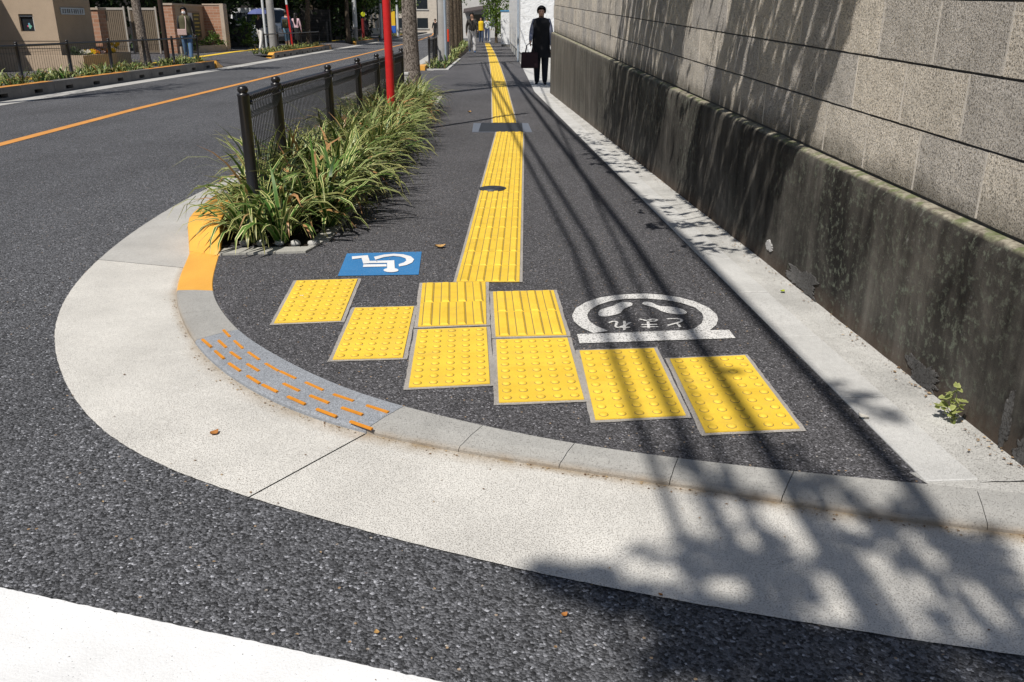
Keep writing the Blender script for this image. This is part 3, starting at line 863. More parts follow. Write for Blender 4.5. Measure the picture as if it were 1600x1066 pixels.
# rendered patches on the base
M['patch'] = concrete('grey patch render', (.15, .145, .14), .5, 1.4, .012, bumpd=.006)
M['patch_white'] = concrete('pale paint blob', (.42, .41, .40), .2, .3, .01)
def wall_patch(y, z, pts, mat, name='repair_patch'):
    bm = bmesh.new()
    a = [bm.verts.new(wpt(y + p[0], .0045, z + p[1])) for p in pts]
    b = [bm.verts.new(wpt(y + p[0], -.01, z + p[1])) for p in pts]
    bm.faces.new(a)
    for i in range(len(a)):
        bm.faces.new((a[i], b[i], b[(i + 1) % len(a)], a[(i + 1) % len(a)]))
    bmesh.ops.recalc_face_normals(bm, faces=bm.faces)
    obj(name, bm, mat, wall)
def blob(ry, rz_, n=64, j=.2, seed=0):
    out = []
    for i in range(n):
        a = 2 * math.pi * i / n
        v = Vector((math.cos(a) * 1.6, math.sin(a) * 1.6, seed * 3.7))
        f = 1 + j * 1.3 * noise.noise(v) + j * .7 * noise.noise(v * 4) + j * .35 * noise.noise(v * 11)
        out.append((f * ry * math.cos(a), f * rz_ * math.sin(a)))
    return out
wall_patch(4.45, .112, blob(.045, .028, j=.45, seed=1), M['patch_white'])
wall_patch(3.98, .068, blob(.17, .055, j=.5, seed=2), M['patch'])
wall_patch(2.80, .055, blob(.10, .045, j=.6, seed=3), M['patch'])
wall_patch(2.33, .10, blob(.018, .075, j=.5, seed=4), M['patch'])
wall_patch(2.22, .03, blob(.05, .05, j=.5, seed=5), M['patch'])
# blocks
BL, BH = .428, .2225
def block_mesh(seed, L=BL):
    bm = bmesh.new()
    nx, nz = 8, 5
    g = []
    lx, lz = L - .0035, BH - .009
    for i in range(nx + 1):
        c = []
        for j in range(nz + 1):
            x, z = (i / nx - .5) * lx, (j / nz - .5) * lz
            e = min(i, nx - i, j, nz - j)
            d = -.0015 if e == 0 else noise.noise(Vector((x * 17, z * 17, seed * 3.1))) * .0022
            if e == 0:
                x += noise.noise(Vector((z * 30, x, seed))) * .0012; z += noise.noise(Vector((x * 30, z, seed + 5))) * .0018
            c.append(bm.verts.new((-d, x, z)))
        g.append(c)
    for i in range(nx):
        for j in range(nz):
            bm.faces.new((g[i][j], g[i][j + 1], g[i + 1][j + 1], g[i + 1][j]))
    rim = [g[i][0] for i in range(nx + 1)] + [g[nx][j] for j in range(1, nz + 1)] + [g[i][nz] for i in range(nx - 1, -1, -1)] + [g[0][j] for j in range(nz - 1, 0, -1)]
    back = [bm.verts.new((.03, v.co.y, v.co.z)) for v in rim]
    for i in range(len(rim)):
        bm.faces.new((rim[i], rim[(i + 1) % len(rim)], back[(i + 1) % len(rim)], back[i]))
    bm.faces.new(back)
    bmesh.ops.recalc_face_normals(bm, faces=bm.faces)
    me = bpy.data.meshes.new('block'); bm.to_mesh(me); bm.free(); me.materials.append(M['block'])
    return me
blocks = [block_mesh(s_) for s_ in range(6)]
tilt = math.atan(.034)
azw = math.atan2(.0547, 1)
for r in range(8):
    off = .76 if r % 2 == 0 else .935
    s_ = off - BL * 3
    while s_ < 14.6:
        yc = 2 + (s_ + BL / 2) * ey
        if yc - BL / 2 > Y0 - .05 and yc + BL / 2 < Y1 + .12:
            zc = ledge_z(yc) + .014 + BH * (r + .5)
            p = wpt(yc, -.048 - .0015 * random.random(), zc)
            inst('block', random.choice(blocks), wall, p, (tilt, 0, azw))
        s_ += BL
bm = bmesh.new()     # mortar body behind the joints
def wslab(y0, y1, o0, o1, dz0, dz1, mat=0):
    vs8 = []
    for y in (y0, y1):
        for o_ in (o0, o1):
            for dz in (dz0, dz1):
                vs8.append(bm.verts.new(wpt(y, o_, ledge_z(y) + dz)))
    for f in ((0, 1, 3, 2), (4, 6, 7, 5), (0, 4, 5, 1), (2, 3, 7, 6), (0, 2, 6, 4), (1, 5, 7, 3)):
        bm.faces.new([vs8[i] for i in f]).material_index = mat
wslab(Y0 + .02, Y1 + .06, -.061, -.24, -.02, BH * 8 + .03)
bmesh.ops.recalc_face_normals(bm, faces=bm.faces)
obj('mortar_bed', bm, M['mortar'], wall)
bm = bmesh.new()     # pale pointing of the upright joints, nearly flush
for r in range(8):
    off = .76 if r % 2 == 0 else .935
    s_ = off - BL * 3
    while s_ < 14.8:
        yc = 2 + s_ * ey
        if Y0 + .05 < yc < Y1:
            dz = .014 + BH * r
            wslab(yc - .0045, yc + .0045, -.0485, -.075, dz + .007, dz + BH - .007)
        s_ += BL
bmesh.ops.recalc_face_normals(bm, faces=bm.faces)
o = obj('pointing', bm, M['mortar_light'], wall); o['kind'] = 'stuff'
# return of the wall round the corner, outside the view to the right
rt = thing('block_wall', 'return of the block wall along the side street at the right edge', 'wall')
bm = bmesh.new(); box(bm, wall_x(Y0) + .012, 6.0, Y0 - .004, Y0 + .2, -.1, .57); obj('concrete_base', bm, M['base'], rt)
bm = bmesh.new(); box(bm, wall_x(Y0) + .06, 6.0, Y0 + .03, Y0 + .19, .57, 2.3); obj('block_face', bm, M['block'], rt)

# weed at the foot of the wall -----------------------------------------------
def leafmat(name, c1, c2, trans=.35, rough=.5):
    k = NT(name)
    at = k.attr('tone')
    colr = k.mix(at, c1, c2)
    k.done(colr, rough, spec=.35)
    tr = k.n("ShaderNodeBsdfTranslucent"); k.l(colr, tr.inputs[0])
    mx = k.n("ShaderNodeMixShader"); mx.inputs[0].default_value = trans
    out = k.t.nodes["Material Output"]
    k.l(k.b.outputs[0], mx.inputs[1]); k.l(tr.outputs[0], mx.inputs[2]); k.l(mx.outputs[0], out.inputs[0])
    return k.m
M['weed'] = leafmat('weed leaf', (.22, .27, .07), (.48, .50, .20))
wd = thing('weed', 'small pale green weed growing at the foot of the wall near the corner', 'plant', (1.425, 2.50, 0))
bm = bmesh.new()
tops = []
rnd = random.Random(3)
for i in range(7):
    bx, by, h = rnd.uniform(-.05, .02), rnd.uniform(-.07, .06), rnd.uniform(.05, .16)
    if i == 0: bx, by, h = -.02, .0, .19
    tube(bm, [(0, 0, 0), (bx * .4, by * .4, h * .5), (bx, by, h)], [.002, .0015, .001], 5)
    tops += [((bx * t, by * t, h * (.3 + .7 * t))) for t in (.45, .7, .85, 1)]
obj('stem', bm, M['weed'], wd)
for p in tops:
    bm = bmesh.new()
    tl = bm.verts.layers.float.new('tone')
    r = rnd.uniform(.012, .021)
    c = bm.verts.new((0, 0, -.15 * r)); c[tl] = .2
    ring = []
    for i in range(11):
        a = 2 * math.pi * i / 11
        rr = r * (1 + .16 * math.cos(3 * a)) * (.35 if i == 0 else 1)
        v = bm.verts.new((rr * math.cos(a), rr * math.sin(a), .1 * r * math.sin(2 * a))); v[tl] = rnd.uniform(.4, 1); ring.append(v)
    for i in range(11): bm.faces.new((c, ring[i], ring[(i + 1) % 11]))
    o = obj('leaf', bm, M['weed'], wd, True)
    o.location = (p[0] + rnd.uniform(-.012, .006), p[1] + rnd.uniform(-.015, .015), p[2])
    o.rotation_euler = (rnd.uniform(-.5, .9), rnd.uniform(-.8, .2), rnd.uniform(0, 6))

# ================================================================ PLANTING STRIP, FENCE
pb = struct(bpy.data.objects.new('planting_bed', None), 'soil bed with concrete edging between kerb and pavement')
col.objects.link(pb)
bm = bmesh.new(); poly(bm, [(-1.83, 4.95), (-1.15, 4.85), (-1.10, 8), (-1.16, 12), (-1.35, 14.2), (-1.85, 14.2)], .006)
for v in bm.verts: pass
obj('soil', bm, M['soil'], pb)
bm = bmesh.new(); prism(bm, [(-1.64, 4.68), (-1.17, 4.735), (-1.15, 4.85), (-1.66, 4.80)], -.02, .012); obj('edging_stone', bm, M['planter_edge'], pb)
bm = bmesh.new(); prism(bm, [(-1.165, 4.74), (-1.12, 4.98), (-1.15, 4.99), (-1.185, 4.86), (-1.15, 4.85)], -.02, .011); obj('edging_stone', bm, M['planter_edge'], pb)
y = 5.0
for q in range(15):
    bm = bmesh.new(); x = -1.09 - .008 * max(0, y - 8)
    prism(bm, [(x, y), (x, y + .595), (x - .1, y + .595), (x - .1, y)], -.02, .011); obj('edging_stone', bm, M['planter_edge'], pb); y += .6
rnd = random.Random(11)
for q in range(5):
    bm = bmesh.new(); bmesh.ops.create_icosphere(bm, subdivisions=2, radius=.03)
    for v in bm.verts: v.co *= 1 + .25 * noise.noise(v.co * 30 + Vector((q, 0, 0)))
    o = obj('cobble', bm, M['edging_rough'], pb, True); o.location = (-1.56 + .1 * q, 4.885 + rnd.uniform(-.01, .02), .02); o.scale = (1, .8, .7)

def blademat():
    k = NT('variegated lilyturf blade')
    uv = k.n("ShaderNodeUVMap"); sp = k.n("ShaderNodeSeparateXYZ"); k.l(uv.outputs[0], sp.inputs[0])
    e = k.math('ABSOLUTE', k.math('SUBTRACT', sp.outputs[0], .5))
    tone = k.attr('tone'); dead = k.attr('dead')
    green = k.mix(tone, (.018, .060, .010), (.070, .17, .022))
    cream = k.mix(tone, (.42, .44, .12), (.74, .72, .36))
    vary = k.attr('vary')
    colr = k.mix(k.math('MULTIPLY', k.ramp(e, [(.27, 0), (.35, 1)]), vary), green, cream)
    tipd = k.math('MULTIPLY', k.ramp(sp.outputs[1], [(.55, 0), (.9, 1)]), dead)
    colr = k.mix(tipd, colr, (.42, .22, .10))
    alld = k.math('GREATER_THAN', dead, .86)
    colr = k.mix(k.math('MULTIPLY', alld, .85), colr, (.40, .21, .09))
    k.done(colr, .42, spec=.4)
    tr = k.n("ShaderNodeBsdfTranslucent"); k.l(colr, tr.inputs[0])
    mx = k.n("ShaderNodeMixShader"); mx.inputs[0].default_value = .12
    k.l(k.b.outputs[0], mx.inputs[1]); k.l(tr.outputs[0], mx.inputs[2]); k.l(mx.outputs[0], k.t.nodes["Material Output"].inputs[0])
    return k.m
M['blade'] = blademat()

def blades(name, clumps, seed, seg=6):
    """clumps: (x, y, z, count, length, spread, lean_x)"""
    rnd = random.Random(seed)
    V, Fc, UV, T, Dd, Vy = [], [], [], [], [], []
    for (cx, cy, cz, n, L0, sp, lean, wsc) in clumps:
        ct = rnd.uniform(-.15, .15)
        for _ in range(n):
            a = rnd.uniform(0, 2 * math.pi)
            L = L0 * rnd.uniform(.55, 1.12)
            w = rnd.uniform(.0075, .0145) * wsc
            el = rnd.uniform(R(42), R(88))
            droop = rnd.uniform(.8, 2.5) * sp
            dx, dy = math.cos(a), math.sin(a)
            p = Vector((cx + dx * rnd.uniform(0, .05), cy + dy * rnd.uniform(0, .05), cz))
            base = len(V)
            tone = min(1, max(0, rnd.uniform(.1, .9) + ct)); dead = rnd.uniform(.75, 1) if rnd.random() < .07 else rnd.uniform(0, .25); vy = 1.0 if rnd.random() < .78 else .1
            twist = rnd.uniform(-.6, .6)
            th = el
            for i in range(seg + 1):
                t = i / seg
                hw = w * min(1, (.55 + 1.2 * t)) * (1 - t ** 3) + .0004
                d = Vector((dx * math.cos(th) + lean * math.cos(th) * .6, dy * math.cos(th), math.sin(th)))
                sd = Vector((-dy, dx, 0)) * math.cos(twist * t) + Vector((0, 0, 1)) * math.sin(twist * t)
                for s_ in (-1, 1):
                    q = p + sd * hw * s_
                    V.append((q.x, q.y, max(q.z, .012))); UV.append(((s_ + 1) / 2, t)); T.append(tone); Dd.append(dead); Vy.append(vy)
                p = p + d * (L / seg)
                th -= droop * (t + .25) * 2 / seg * 1.1
                th = max(th, -1.35)
            for i in range(seg):
                b = base + 2 * i
                Fc.append((b, b + 1, b + 3, b + 2))
    me = bpy.data.meshes.new(name)
    me.from_pydata(V, [], Fc)
    uvl = me.uv_layers.new(name='UVMap')
    for lp in me.loops: uvl.data[lp.index].uv = UV[lp.vertex_index]
    for nm, arr in (('tone', T), ('dead', Dd), ('vary', Vy)):
        at_ = me.attributes.new(nm, 'FLOAT', 'POINT'); at_.data.foreach_set('value', arr)
    me.polygons.foreach_set('use_smooth', [True] * len(me.polygons))
    me.materials.append(M['blade'])
    o = bpy.data.objects.new(name, me); col.objects.link(o)
    return o
rnd = random.Random(5)
cl = []
y = 4.93
while y < 14.0:
    for x in (-1.70, -1.53, -1.36, -1.21):
        if y < 5.3 and x > -1.25: continue
        if y < 5.45 and x < -1.6: continue
        cl.append((x + rnd.uniform(-.07, .05) - .030 * max(0, y - 7.5) * (x > -1.6), y + rnd.uniform(-.07, .07), .005, rnd.randint(30, 42), rnd.uniform(.46, .68) if y > 5.2 else rnd.uniform(.36, .52), rnd.uniform(.75, 1.15), .16 if x > -1.3 else (0 if x < -1.6 else .06), 1.4 if y < 6.3 else 1.15 if y < 8.5 else 1.0))
    y += .165
lt = blades('lilyturf', cl, 21)
tag(lt, 'dense variegated lilyturf planting spilling over the near bed by the black fence', 'ground cover', kind='stuff')

# near fence -----------------------------------------------------------------
def make_fence(label, posts, hgt, wires=True, ball=True, wire_gap=.05, detail=True, group='black roadside fences'):
    p0 = posts[0]
    t = thing('fence', label, 'fence', (p0[0], p0[1], p0[2]), group=group)
    rel = [(p[0] - p0[0], p[1] - p0[1], p[2] - p0[2]) for p in posts]
    bmp = bmesh.new()
    r = .0345
    lathe(bmp, [(r * 1.1, -.02), (r * 1.1, .03), (r, .032), (r, hgt - .062), (r * 1.06, hgt - .060), (r * 1.06, hgt - .046), (r * .72, hgt - .044), (r * .72, hgt - .040), (r * .92, hgt - .030), (r * .95, hgt - .020), (r * .8, hgt - .007), (r * .45, hgt - .001), (r * .1, hgt)], 16)
    pm = bpy.data.meshes.new('post'); bmp.to_mesh(pm); bmp.free(); pm.materials.append(M['black_metal'])
    for p in rel:
        inst('post', pm, t, p)
    for a, b in zip(rel, rel[1:]):
        A_, B_ = Vector(a), Vector(b)
        d = (B_ - A_); L = d.length; u = d / L
        bm = bmesh.new()
        tube(bm, [A_ + Vector((0, 0, hgt - .075)) + u * .03, B_ + Vector((0, 0, hgt - .075)) - u * .03], .024, 10)
        obj('top_rail', bm, M['black_metal'], t)
        if wires:
            bm = bmesh.new()
            nrm = Vector((u.y, -u.x, 0))
            n = max(2, int(L / wire_gap))
            for i in range(1, n):
                q = A_ + u * (L * i / n)
                if detail:
                    tube(bm, [q + Vector((0, 0, .10)), q + Vector((0, 0, hgt - .20)), q + nrm * .03 + Vector((0, 0, hgt - .15)), q + nrm * .04 + Vector((0, 0, hgt - .10)), q + nrm * .028 + Vector((0, 0, hgt - .06))], .0030, 4, cap=False)
                else:
                    tube(bm, [q + Vector((0, 0, .10)), q + Vector((0, 0, hgt - .1))], .0032, 3, cap=False)
            for z in ((.12, .30, .50, hgt - .20) if detail else (.12, hgt - .2)):
                tube(bm, [A_ + Vector((0, 0, z)), B_ + Vector((0, 0, z))], .0028, 4, cap=False)
            if detail:
                tube(bm, [A_ + nrm * .04 + Vector((0, 0, hgt - .10)), B_ + nrm * .04 + Vector((0, 0, hgt - .10))], .0028, 4, cap=False)
            o = obj('mesh_panel', bm, M['black_metal'], t)
        if detail:
            for q, s_ in ((A_, 1), (B_, -1)):
                bm = bmesh.new()
                lathe(bm, [(.009, -.012), (.014, -.006), (.014, .006), (.009, .012)], 8)
                o = obj('bolt', bm, M['iron'], t); o.location = q + u * s_ * .05 + Vector((.028, 0, hgt - .10)); o.rotation_euler = (0, math.pi / 2, 0)
    return t
NF = [(-1.60, 5.30, 0), (-1.655, 6.27, 0), (-1.66, 8.10, 0), (-1.665, 9.70, 0), (-1.67, 11.13, 0), (-1.675, 12.57, 0), (-1.68, 13.7, 0)]
make_fence('black mesh fence with ball topped posts along the near planting strip', NF, .875, wire_gap=.045)

# red pole in the planting ---------------------------------------------------
rp = thing('red_pole', 'slim red painted steel pole rising from the near planting', 'pole', (-1.41, 10.35, 0))
bm = bmesh.new(); tube(bm, [(0, 0, 0), (0, 0, 4.2)], .047, 18); obj('shaft', bm, M['red_metal'], rp, False)
bm = bmesh.new(); lathe(bm, [(.05, 4.2), (.054, 4.21), (.04, 4.24), (.01, 4.25)], 16); obj('cap', bm, M['red_metal'], rp)
bm = bmesh.new(); lathe(bm, [(.09, 0), (.09, .012), (.06, .016)], 16); obj('base_plate', bm, M['red_metal'], rp)

# ================================================================ TREES
def barkmat(name, c1, c2, sc=1.0):
    k = NT(name); v = k.pos((14 * sc, 14 * sc, 9 * sc))
    n = k.noise(v, 1.6, 6, .75); n2 = k.noise(v, 5, 4, .7)
    colr = k.mix(k.ramp(n, [(.42, 0), (.60, 1)]), c1, c2)
    colr = k.mix(.6, colr, k.ramp(n2, [(.3, .6), (.7, 1.3)]), 'MULTIPLY')
    return k.done(colr, .9, k.bump(n2, .02, .7), spec=.15)
M['bark'] = barkmat('mottled grey brown bark', (.055, .042, .034), (.33, .285, .245), 1.9)
M['bark_dark'] = barkmat('dark bark', (.05, .038, .028), (.14, .11, .08))
M['leaf_mid'] = leafmat('street tree leaf', (.030, .070, .012), (.14, .22, .035))
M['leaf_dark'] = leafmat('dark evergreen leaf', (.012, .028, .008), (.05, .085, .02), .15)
M['leaf_light'] = leafmat('light green leaf', (.06, .12, .018), (.24, .34, .06))

def leaf_cloud(name, pts, size, mat, seed, parent=None, loc=None, flat=.5):
    """pts: leaf centres relative to loc; each leaf a folded four-sided blade"""
    rnd = random.Random(seed)
    V, Fc, T = [], [], []
    for p in pts:
        s_ = size * rnd.uniform(.6, 1.3)
        n = Vector((rnd.gauss(0, 1), rnd.gauss(0, 1), rnd.gauss(0, 1) + flat)).normalized()
        u = n.orthogonal().normalized(); u.rotate(Matrix.Rotation(rnd.uniform(0, 6.28), 3, n))
        w = n.cross(u)
        b = len(V); p = Vector(p)
        for q in (p - u * s_, p + w * s_ * .48 + n * s_ * .12, p + u * s_, p - w * s_ * .48 + n * s_ * .12): V.append(q[:])
        t = rnd.random() ** 1.3
        T += [t] * 4
        Fc += [(b, b + 1, b + 2), (b, b + 2, b + 3)]
    me = bpy.data.meshes.new(name); me.from_pydata(V, [], Fc)
    at_ = me.attributes.new('tone', 'FLOAT', 'POINT'); at_.data.foreach_set('value', T)
    me.materials.append(mat)
    o = bpy.data.objects.new(name, me); col.objects.link(o)
    if parent: o.parent = parent
    if loc: o.location = loc
    return o

def cloud_points(rnd, blobs, n, clump=.22, per=14):
    pts = []
    tot = sum(b[3] ** 2 for b in blobs)
    for (x, y, z, r, sq) in [(b + (1,))[:5] if len(b) == 4 else b for b in blobs]:
        m = max(1, int(n * r * r / tot / per))
        for _ in range(m):
            d = Vector((rnd.gauss(0, 1), rnd.gauss(0, 1), rnd.gauss(0, 1))).normalized() * r * (rnd.random() ** .35)
            c = Vector((x + d.x, y + d.y, z + d.z * sq))
            cr = clump * rnd.uniform(.5, 1.4)
            for _ in range(per):
                pts.append(c + Vector((rnd.gauss(0, cr * .5), rnd.gauss(0, cr * .5), rnd.gauss(0, cr * .4))))
    return pts

def tree(name, label, x, y, z, h, r, blobs, n, size, leaf, bark, seed, lean=(0, 0), clump=.28, group='street trees', limbs=True, wob=.012):
    rnd = random.Random(seed)
    t = thing(name, label, 'tree', (x, y, z), group=group)
    bm = bmesh.new()
    path, rad = [], []
    K = 12
    for i in range(K + 1):
        f = i / K
        path.append((lean[0] * f * h + wob * h * noise.noise(Vector((seed, f * 3, 0))) * (f > .05), lean[1] * f * h + wob * h * noise.noise(Vector((seed, 9, f * 3))) * (f > .05), -.05 + f * (h + .05)))
        rad.append(r * (1.18 if i == 0 else 1.0) * (1 - .55 * f))
    tube(bm, path, rad, 14)
    if limbs:
        for b in blobs:
            f = rnd.uniform(.55, .95)
            i = int(f * K); p = Vector(path[i]); q = Vector(b[:3])
            mid = p.lerp(q, .5) + Vector((0, 0, .12 * (q - p).length))
            tube(bm, [p, mid, q], [r * .42, r * .28, r * .08], 7)
            for _ in range(3):
                e = q + Vector((rnd.gauss(0, 1), rnd.gauss(0, 1), rnd.gauss(0, .7))).normalized() * b[3] * .8
                tube(bm, [mid.lerp(q, rnd.uniform(.3, 1)), e], [r * .13, r * .04], 5)
    obj('trunk', bm, bark, t)
    leaf_cloud('crown', cloud_points(rnd, blobs, n, clump), size, leaf, seed + 1, t)
    return t

rnd = random.Random(77)
# near street tree at the end of the planting
tree('street_tree', 'street tree with mottled bark at the end of the near planting', -1.75, 15.95, 0, 5.5, .150,
     [(0, 0, 5.6, 1.1), (.7, .2, 5.0, .8), (-.6, .3, 5.0, .8), (.2, -.5, 6.3, .8), (.9, .6, 4.3, .55), (1.35, .9, 4.5, .7), (1.2, .2, 5.4, .8)], 4600, .055, M['leaf_mid'], M['bark'], 3, lean=(-.02, 0))  # last two crown blobs added to shade the woman in black
cb = thing('utility_box', 'small grey concrete box beside the near street tree', 'box', (-1.86, 15.35, 0))
bm = bmesh.new(); box(bm, -.085, .085, -.06, .06, 0, .40, bev=.008); obj('body', bm, M['kerb'], cb)
bm = bmesh.new(); box(bm, -.095, .095, -.07, .07, .401, .44, bev=.006); obj('lid', bm, M['edging'], cb)

# tree far behind the viewer whose boughs shade the corner
bt = thing('street_tree', 'tall street tree behind the viewer shading the corner', 'tree', (-1.0, -4.6, -.05), group='street trees')
pts = []
limb_ends = []
for (x, y, r, d) in SHADE:
    k_ = 5.0 + 1.6 * rnd.random()
    cx, cy, cz = x - LX / -LZ * (k_), y - LY / -LZ * (k_), k_
    limb_ends.append((cx + 1.0, cy + 4.6, cz + .05))
    for _ in range(int(d * (1.15 if d >= 45 else .9 if d > 8 else 1.0))):
        a = rnd.uniform(0, 6.28); q = r * math.sqrt(rnd.random()); dk = rnd.uniform(-.35, .35)
        pts.append((cx + 1.0 + q * math.cos(a) + LX / LZ * dk, cy + 4.6 + q * math.sin(a) + LY / LZ * dk, cz + .05 + dk))
bm = bmesh.new()
tube(bm, [(0, 0, 0), (.02, .02, 2), (0, .05, 3.6), (-.1, .1, 5.0), (-.3, -.2, 7.5)], [.19, .16, .13, .09, .03], 14)
rnd2 = random.Random(4)
for i, e in enumerate(limb_ends):
    if i % 9 == 0:
        tube(bm, [(0, .05, rnd2.uniform(3.4, 4.2)), (e[0] * .5, e[1] * .5, e[2] * .93), e], [.04, .026, .008], 6)
obj('trunk', bm, M['bark_dark'], bt)
leaf_cloud('crown', pts + cloud_points(rnd, [(-.6, -1.6, 6.2, 1.2), (.2, -1.4, 7.4, 1.0)], 1500, .3), .045, M['leaf_mid'], 8, bt)

# garden tree behind the block wall, boughs hanging over the pavement
gt = thing('garden_tree', 'garden tree behind the block wall with boughs overhanging the pavement', 'tree', (2.7, 5.2, 0))
pts = []
rnd = random.Random(19)
def shade_density(u):
    if u < 2.62: return 0
    if u < 4.45: return 1.0
    if u < 5.46: return .03
    if u < 7.75: return 1.0
    if u < 8.35: return .45
    return .03 if u < 9.2 else 0
tries = 0
bough = {}
while len(pts) < 8200 and tries < 300000:
    tries += 1
    u = rnd.uniform(2.5, 9.2); zw = rnd.uniform(-.45, 2.0)
    strip = noise.noise(Vector((u * 7, 0, 3))) * .5 + noise.noise(Vector((u * 19, zw * .25, 8))) * .5
    if zw < .05 and noise.noise(Vector((u * 6, zw * 6, 1))) < .08: continue
    low = .8 if zw < .62 else 1
    if rnd.random() > shade_density(u) * (1.0 if strip > -.13 else .06) * low: continue
    y = 2 + u + LY / LZ * zw
    k_ = 2.1 + 1.0 * noise.noise(Vector((u * 2, zw * 2, 0))) + rnd.uniform(-.25, .25)
    k_ = max(k_, (1.75 + .031 * y - zw) / .98)
    p = Vector((wall_x(y) - .02 + LX / LZ * k_, y + LY / LZ * k_, zw + k_))
    if zw < 0: p.x -= rnd.uniform(0, .25)
    pts.append(p - Vector((2.7, 5.2, 0)))
bm = bmesh.new()
tube(bm, [(0, 0, -.1), (-.05, .05, 1.5), (-.2, 0, 2.6), (-.5, -.1, 3.4), (-.9, -.2, 4.0)], [.14, .12, .10, .07, .03], 12)
for i in range(0, len(pts), 130):
    e = pts[i]
    tube(bm, [(-.25, 0, 2.8), (e.x * .5, e.y * .5, e.z * .5 + 1.7), e], [.022, .014, .004], 5)
obj('trunk', bm, M['bark_dark'], gt)
leaf_cloud('crown', pts + cloud_points(rnd, [(.2, .2, 4.2, .9), (.5, -.8, 3.8, .8), (.4, 1.2, 3.9, .8)], 1500, .3), .046, M['leaf_mid'], 12, gt, flat=.2)
# two slim trunks' shadows near the wall's far end come from these poles of the street
# ================================================================ POLES AND CABLES
M['pole'] = concrete('utility pole concrete', (.36, .35, .335), .12, .2, .008)
M['steel_blue'] = plain('pale galvanised conduit', (.42, .48, .55), .45, .4)
M['cable'] = plain('black cable', (.015, .015, .016), .6)
def utility_pole(label, x, y, z, r, h, conduit=True, arms=True, name='utility_pole'):
    t = thing(name, label, 'pole', (x, y, z), group='utility poles')
    bm = bmesh.new(); tube(bm, [(0, 0, -.05), (0, 0, h * .5), (0, 0, h)], [r, r * .85, r * .68], 20); obj('shaft', bm, M['pole'], t)
    if conduit:
        bm = bmesh.new(); tube(bm, [(r * .62, -r * .78, 0), (r * .6, -r * .76, 4.2)], .032, 10); obj('conduit', bm, M['steel_blue'], t)
        bm = bmesh.new(); tube(bm, [(-r * .8, -r * .6, .9), (-r * .8, -r * .6, 3.2)], .012, 6); obj('cable', bm, M['cable'], t)
    for zz in ((1.9, 3.4) if conduit else ()):
        bm = bmesh.new(); lathe(bm, [(r * 1.0, zz), (r * 1.02, zz + .005), (r * 1.02, zz + .035), (r * 1.0, zz + .04)], 20); obj('band', bm, M['cable'], t)
    if arms:
        for zz in (4.9, 5.6):
            bm = bmesh.new(); box(bm, -.75, 1.15, -.04 - r, .04 - r, zz, zz + .08); obj('crossarm', bm, M['iron'], t)
    return t
utility_pole('grey concrete utility pole with pale conduit beyond the near street tree', -2.12, 27.7, 0, .155, 9)
utility_pole('concrete utility pole behind the viewer carrying the street cables', -1.75, -8.5, -.05, .15, 9, False)
SX, SY = LX / -LZ, LY / -LZ
for (p, q, hh, r, lab) in (((1.06, 4.67), (.56, 12.4), 5.0, .032, 'thick black overhead cable nearest the wall'), ((.735, 4.69), (.47, 10.5), 5.05, .030, 'second black overhead cable out from the wall'), ((.485, 4.70), (.33, 7.2), 5.1, .022, 'third black overhead cable above the pavement'), ((.36, 4.70), (.272, 5.9), 4.8, .018, 'thin black overhead cable above the planting'), ((.62, 4.7), (.60, 9.0), 4.6, .013, 'thinnest black overhead cable between the thick ones')):
    x0, y0 = p[0] - SX * hh, p[1] - SY * hh
    g_ = max((q[0] - p[0]) / (q[1] - p[1]), -.062)
    bm = bmesh.new()
    P_ = [(x0 + g_ * (y - y0) * (1 if y > y0 else .35), y, hh + .0009 * (y - y0 - 3) ** 2 * (1 if y > y0 + 3 else .6)) for y in [-8.5 + 1.5 * i for i in range(25)]]
    tube(bm, P_, r, 7)
    tag(obj('overhead_cable', bm, M['cable']), lab, 'cable', 'cables above the pavement')
bm = bmesh.new()     # service drop crossing over the pavement
tube(bm, [(-2.1, 27.5, 5.2), (-1.0, 19, 4.4), (.5, 12.5, 4.2), (2.5, 9, 4.6)], .014, 6)
tag(obj('overhead_cable', bm, M['cable']), 'thin black service cable slanting across the pavement', 'cable', 'cables above the pavement')

# ================================================================ FAR SIDE OF THE ROAD
def fk_x(y): return -8.92 if y < 27 else -8.92 - .030 * (y - 27)
FZ = .10
bm = bmesh.new()
edge_pts = [(fk_x(-20), -20)]
for (a, b) in ((27.75, 34.3), (47.85, 57.0), (69.45, 75.5)):
    edge_pts += [(fk_x(a), a), (fk_x(a) - .69, a), (fk_x(b) - .69, b), (fk_x(b), b)]
poly(bm, edge_pts + [(fk_x(90), 90), (fk_x(150), 150), (-60, 150), (-60, -20)], FZ - .008)
for v in list(bm.verts): pass
fw = struct(obj('far_sidewalk', bm, M['walk']), 'asphalt pavement on the far side of the road')
bm = bmesh.new()
ysf = (-20, 15, 27, 40, 55, 70, 90, 150)
for a, b in zip(ysf, ysf[1:]):
    poly(bm, [(fk_x(a) + .02, a), (fk_x(a) + .50, a), (fk_x(b) + .50, b), (fk_x(b) + .02, b)], -.0455)
struct(obj('far_gutter', bm, M['apron_smooth']), 'pale gutter strip along the far kerb')
fk = struct(bpy.data.objects.new('far_kerb', None), 'far kerb with dark drain slots and orange paint'); col.objects.link(fk)
M['kerb_grey'] = concrete('weathered far kerb', (.20, .19, .18), .2, .5, .01)  # even dark grey, darker than the near kerb
runs = [(9.0, 27.3), (34.8, 47.4), (57.5, 69), (76, 96)]
bmk = bmesh.new()
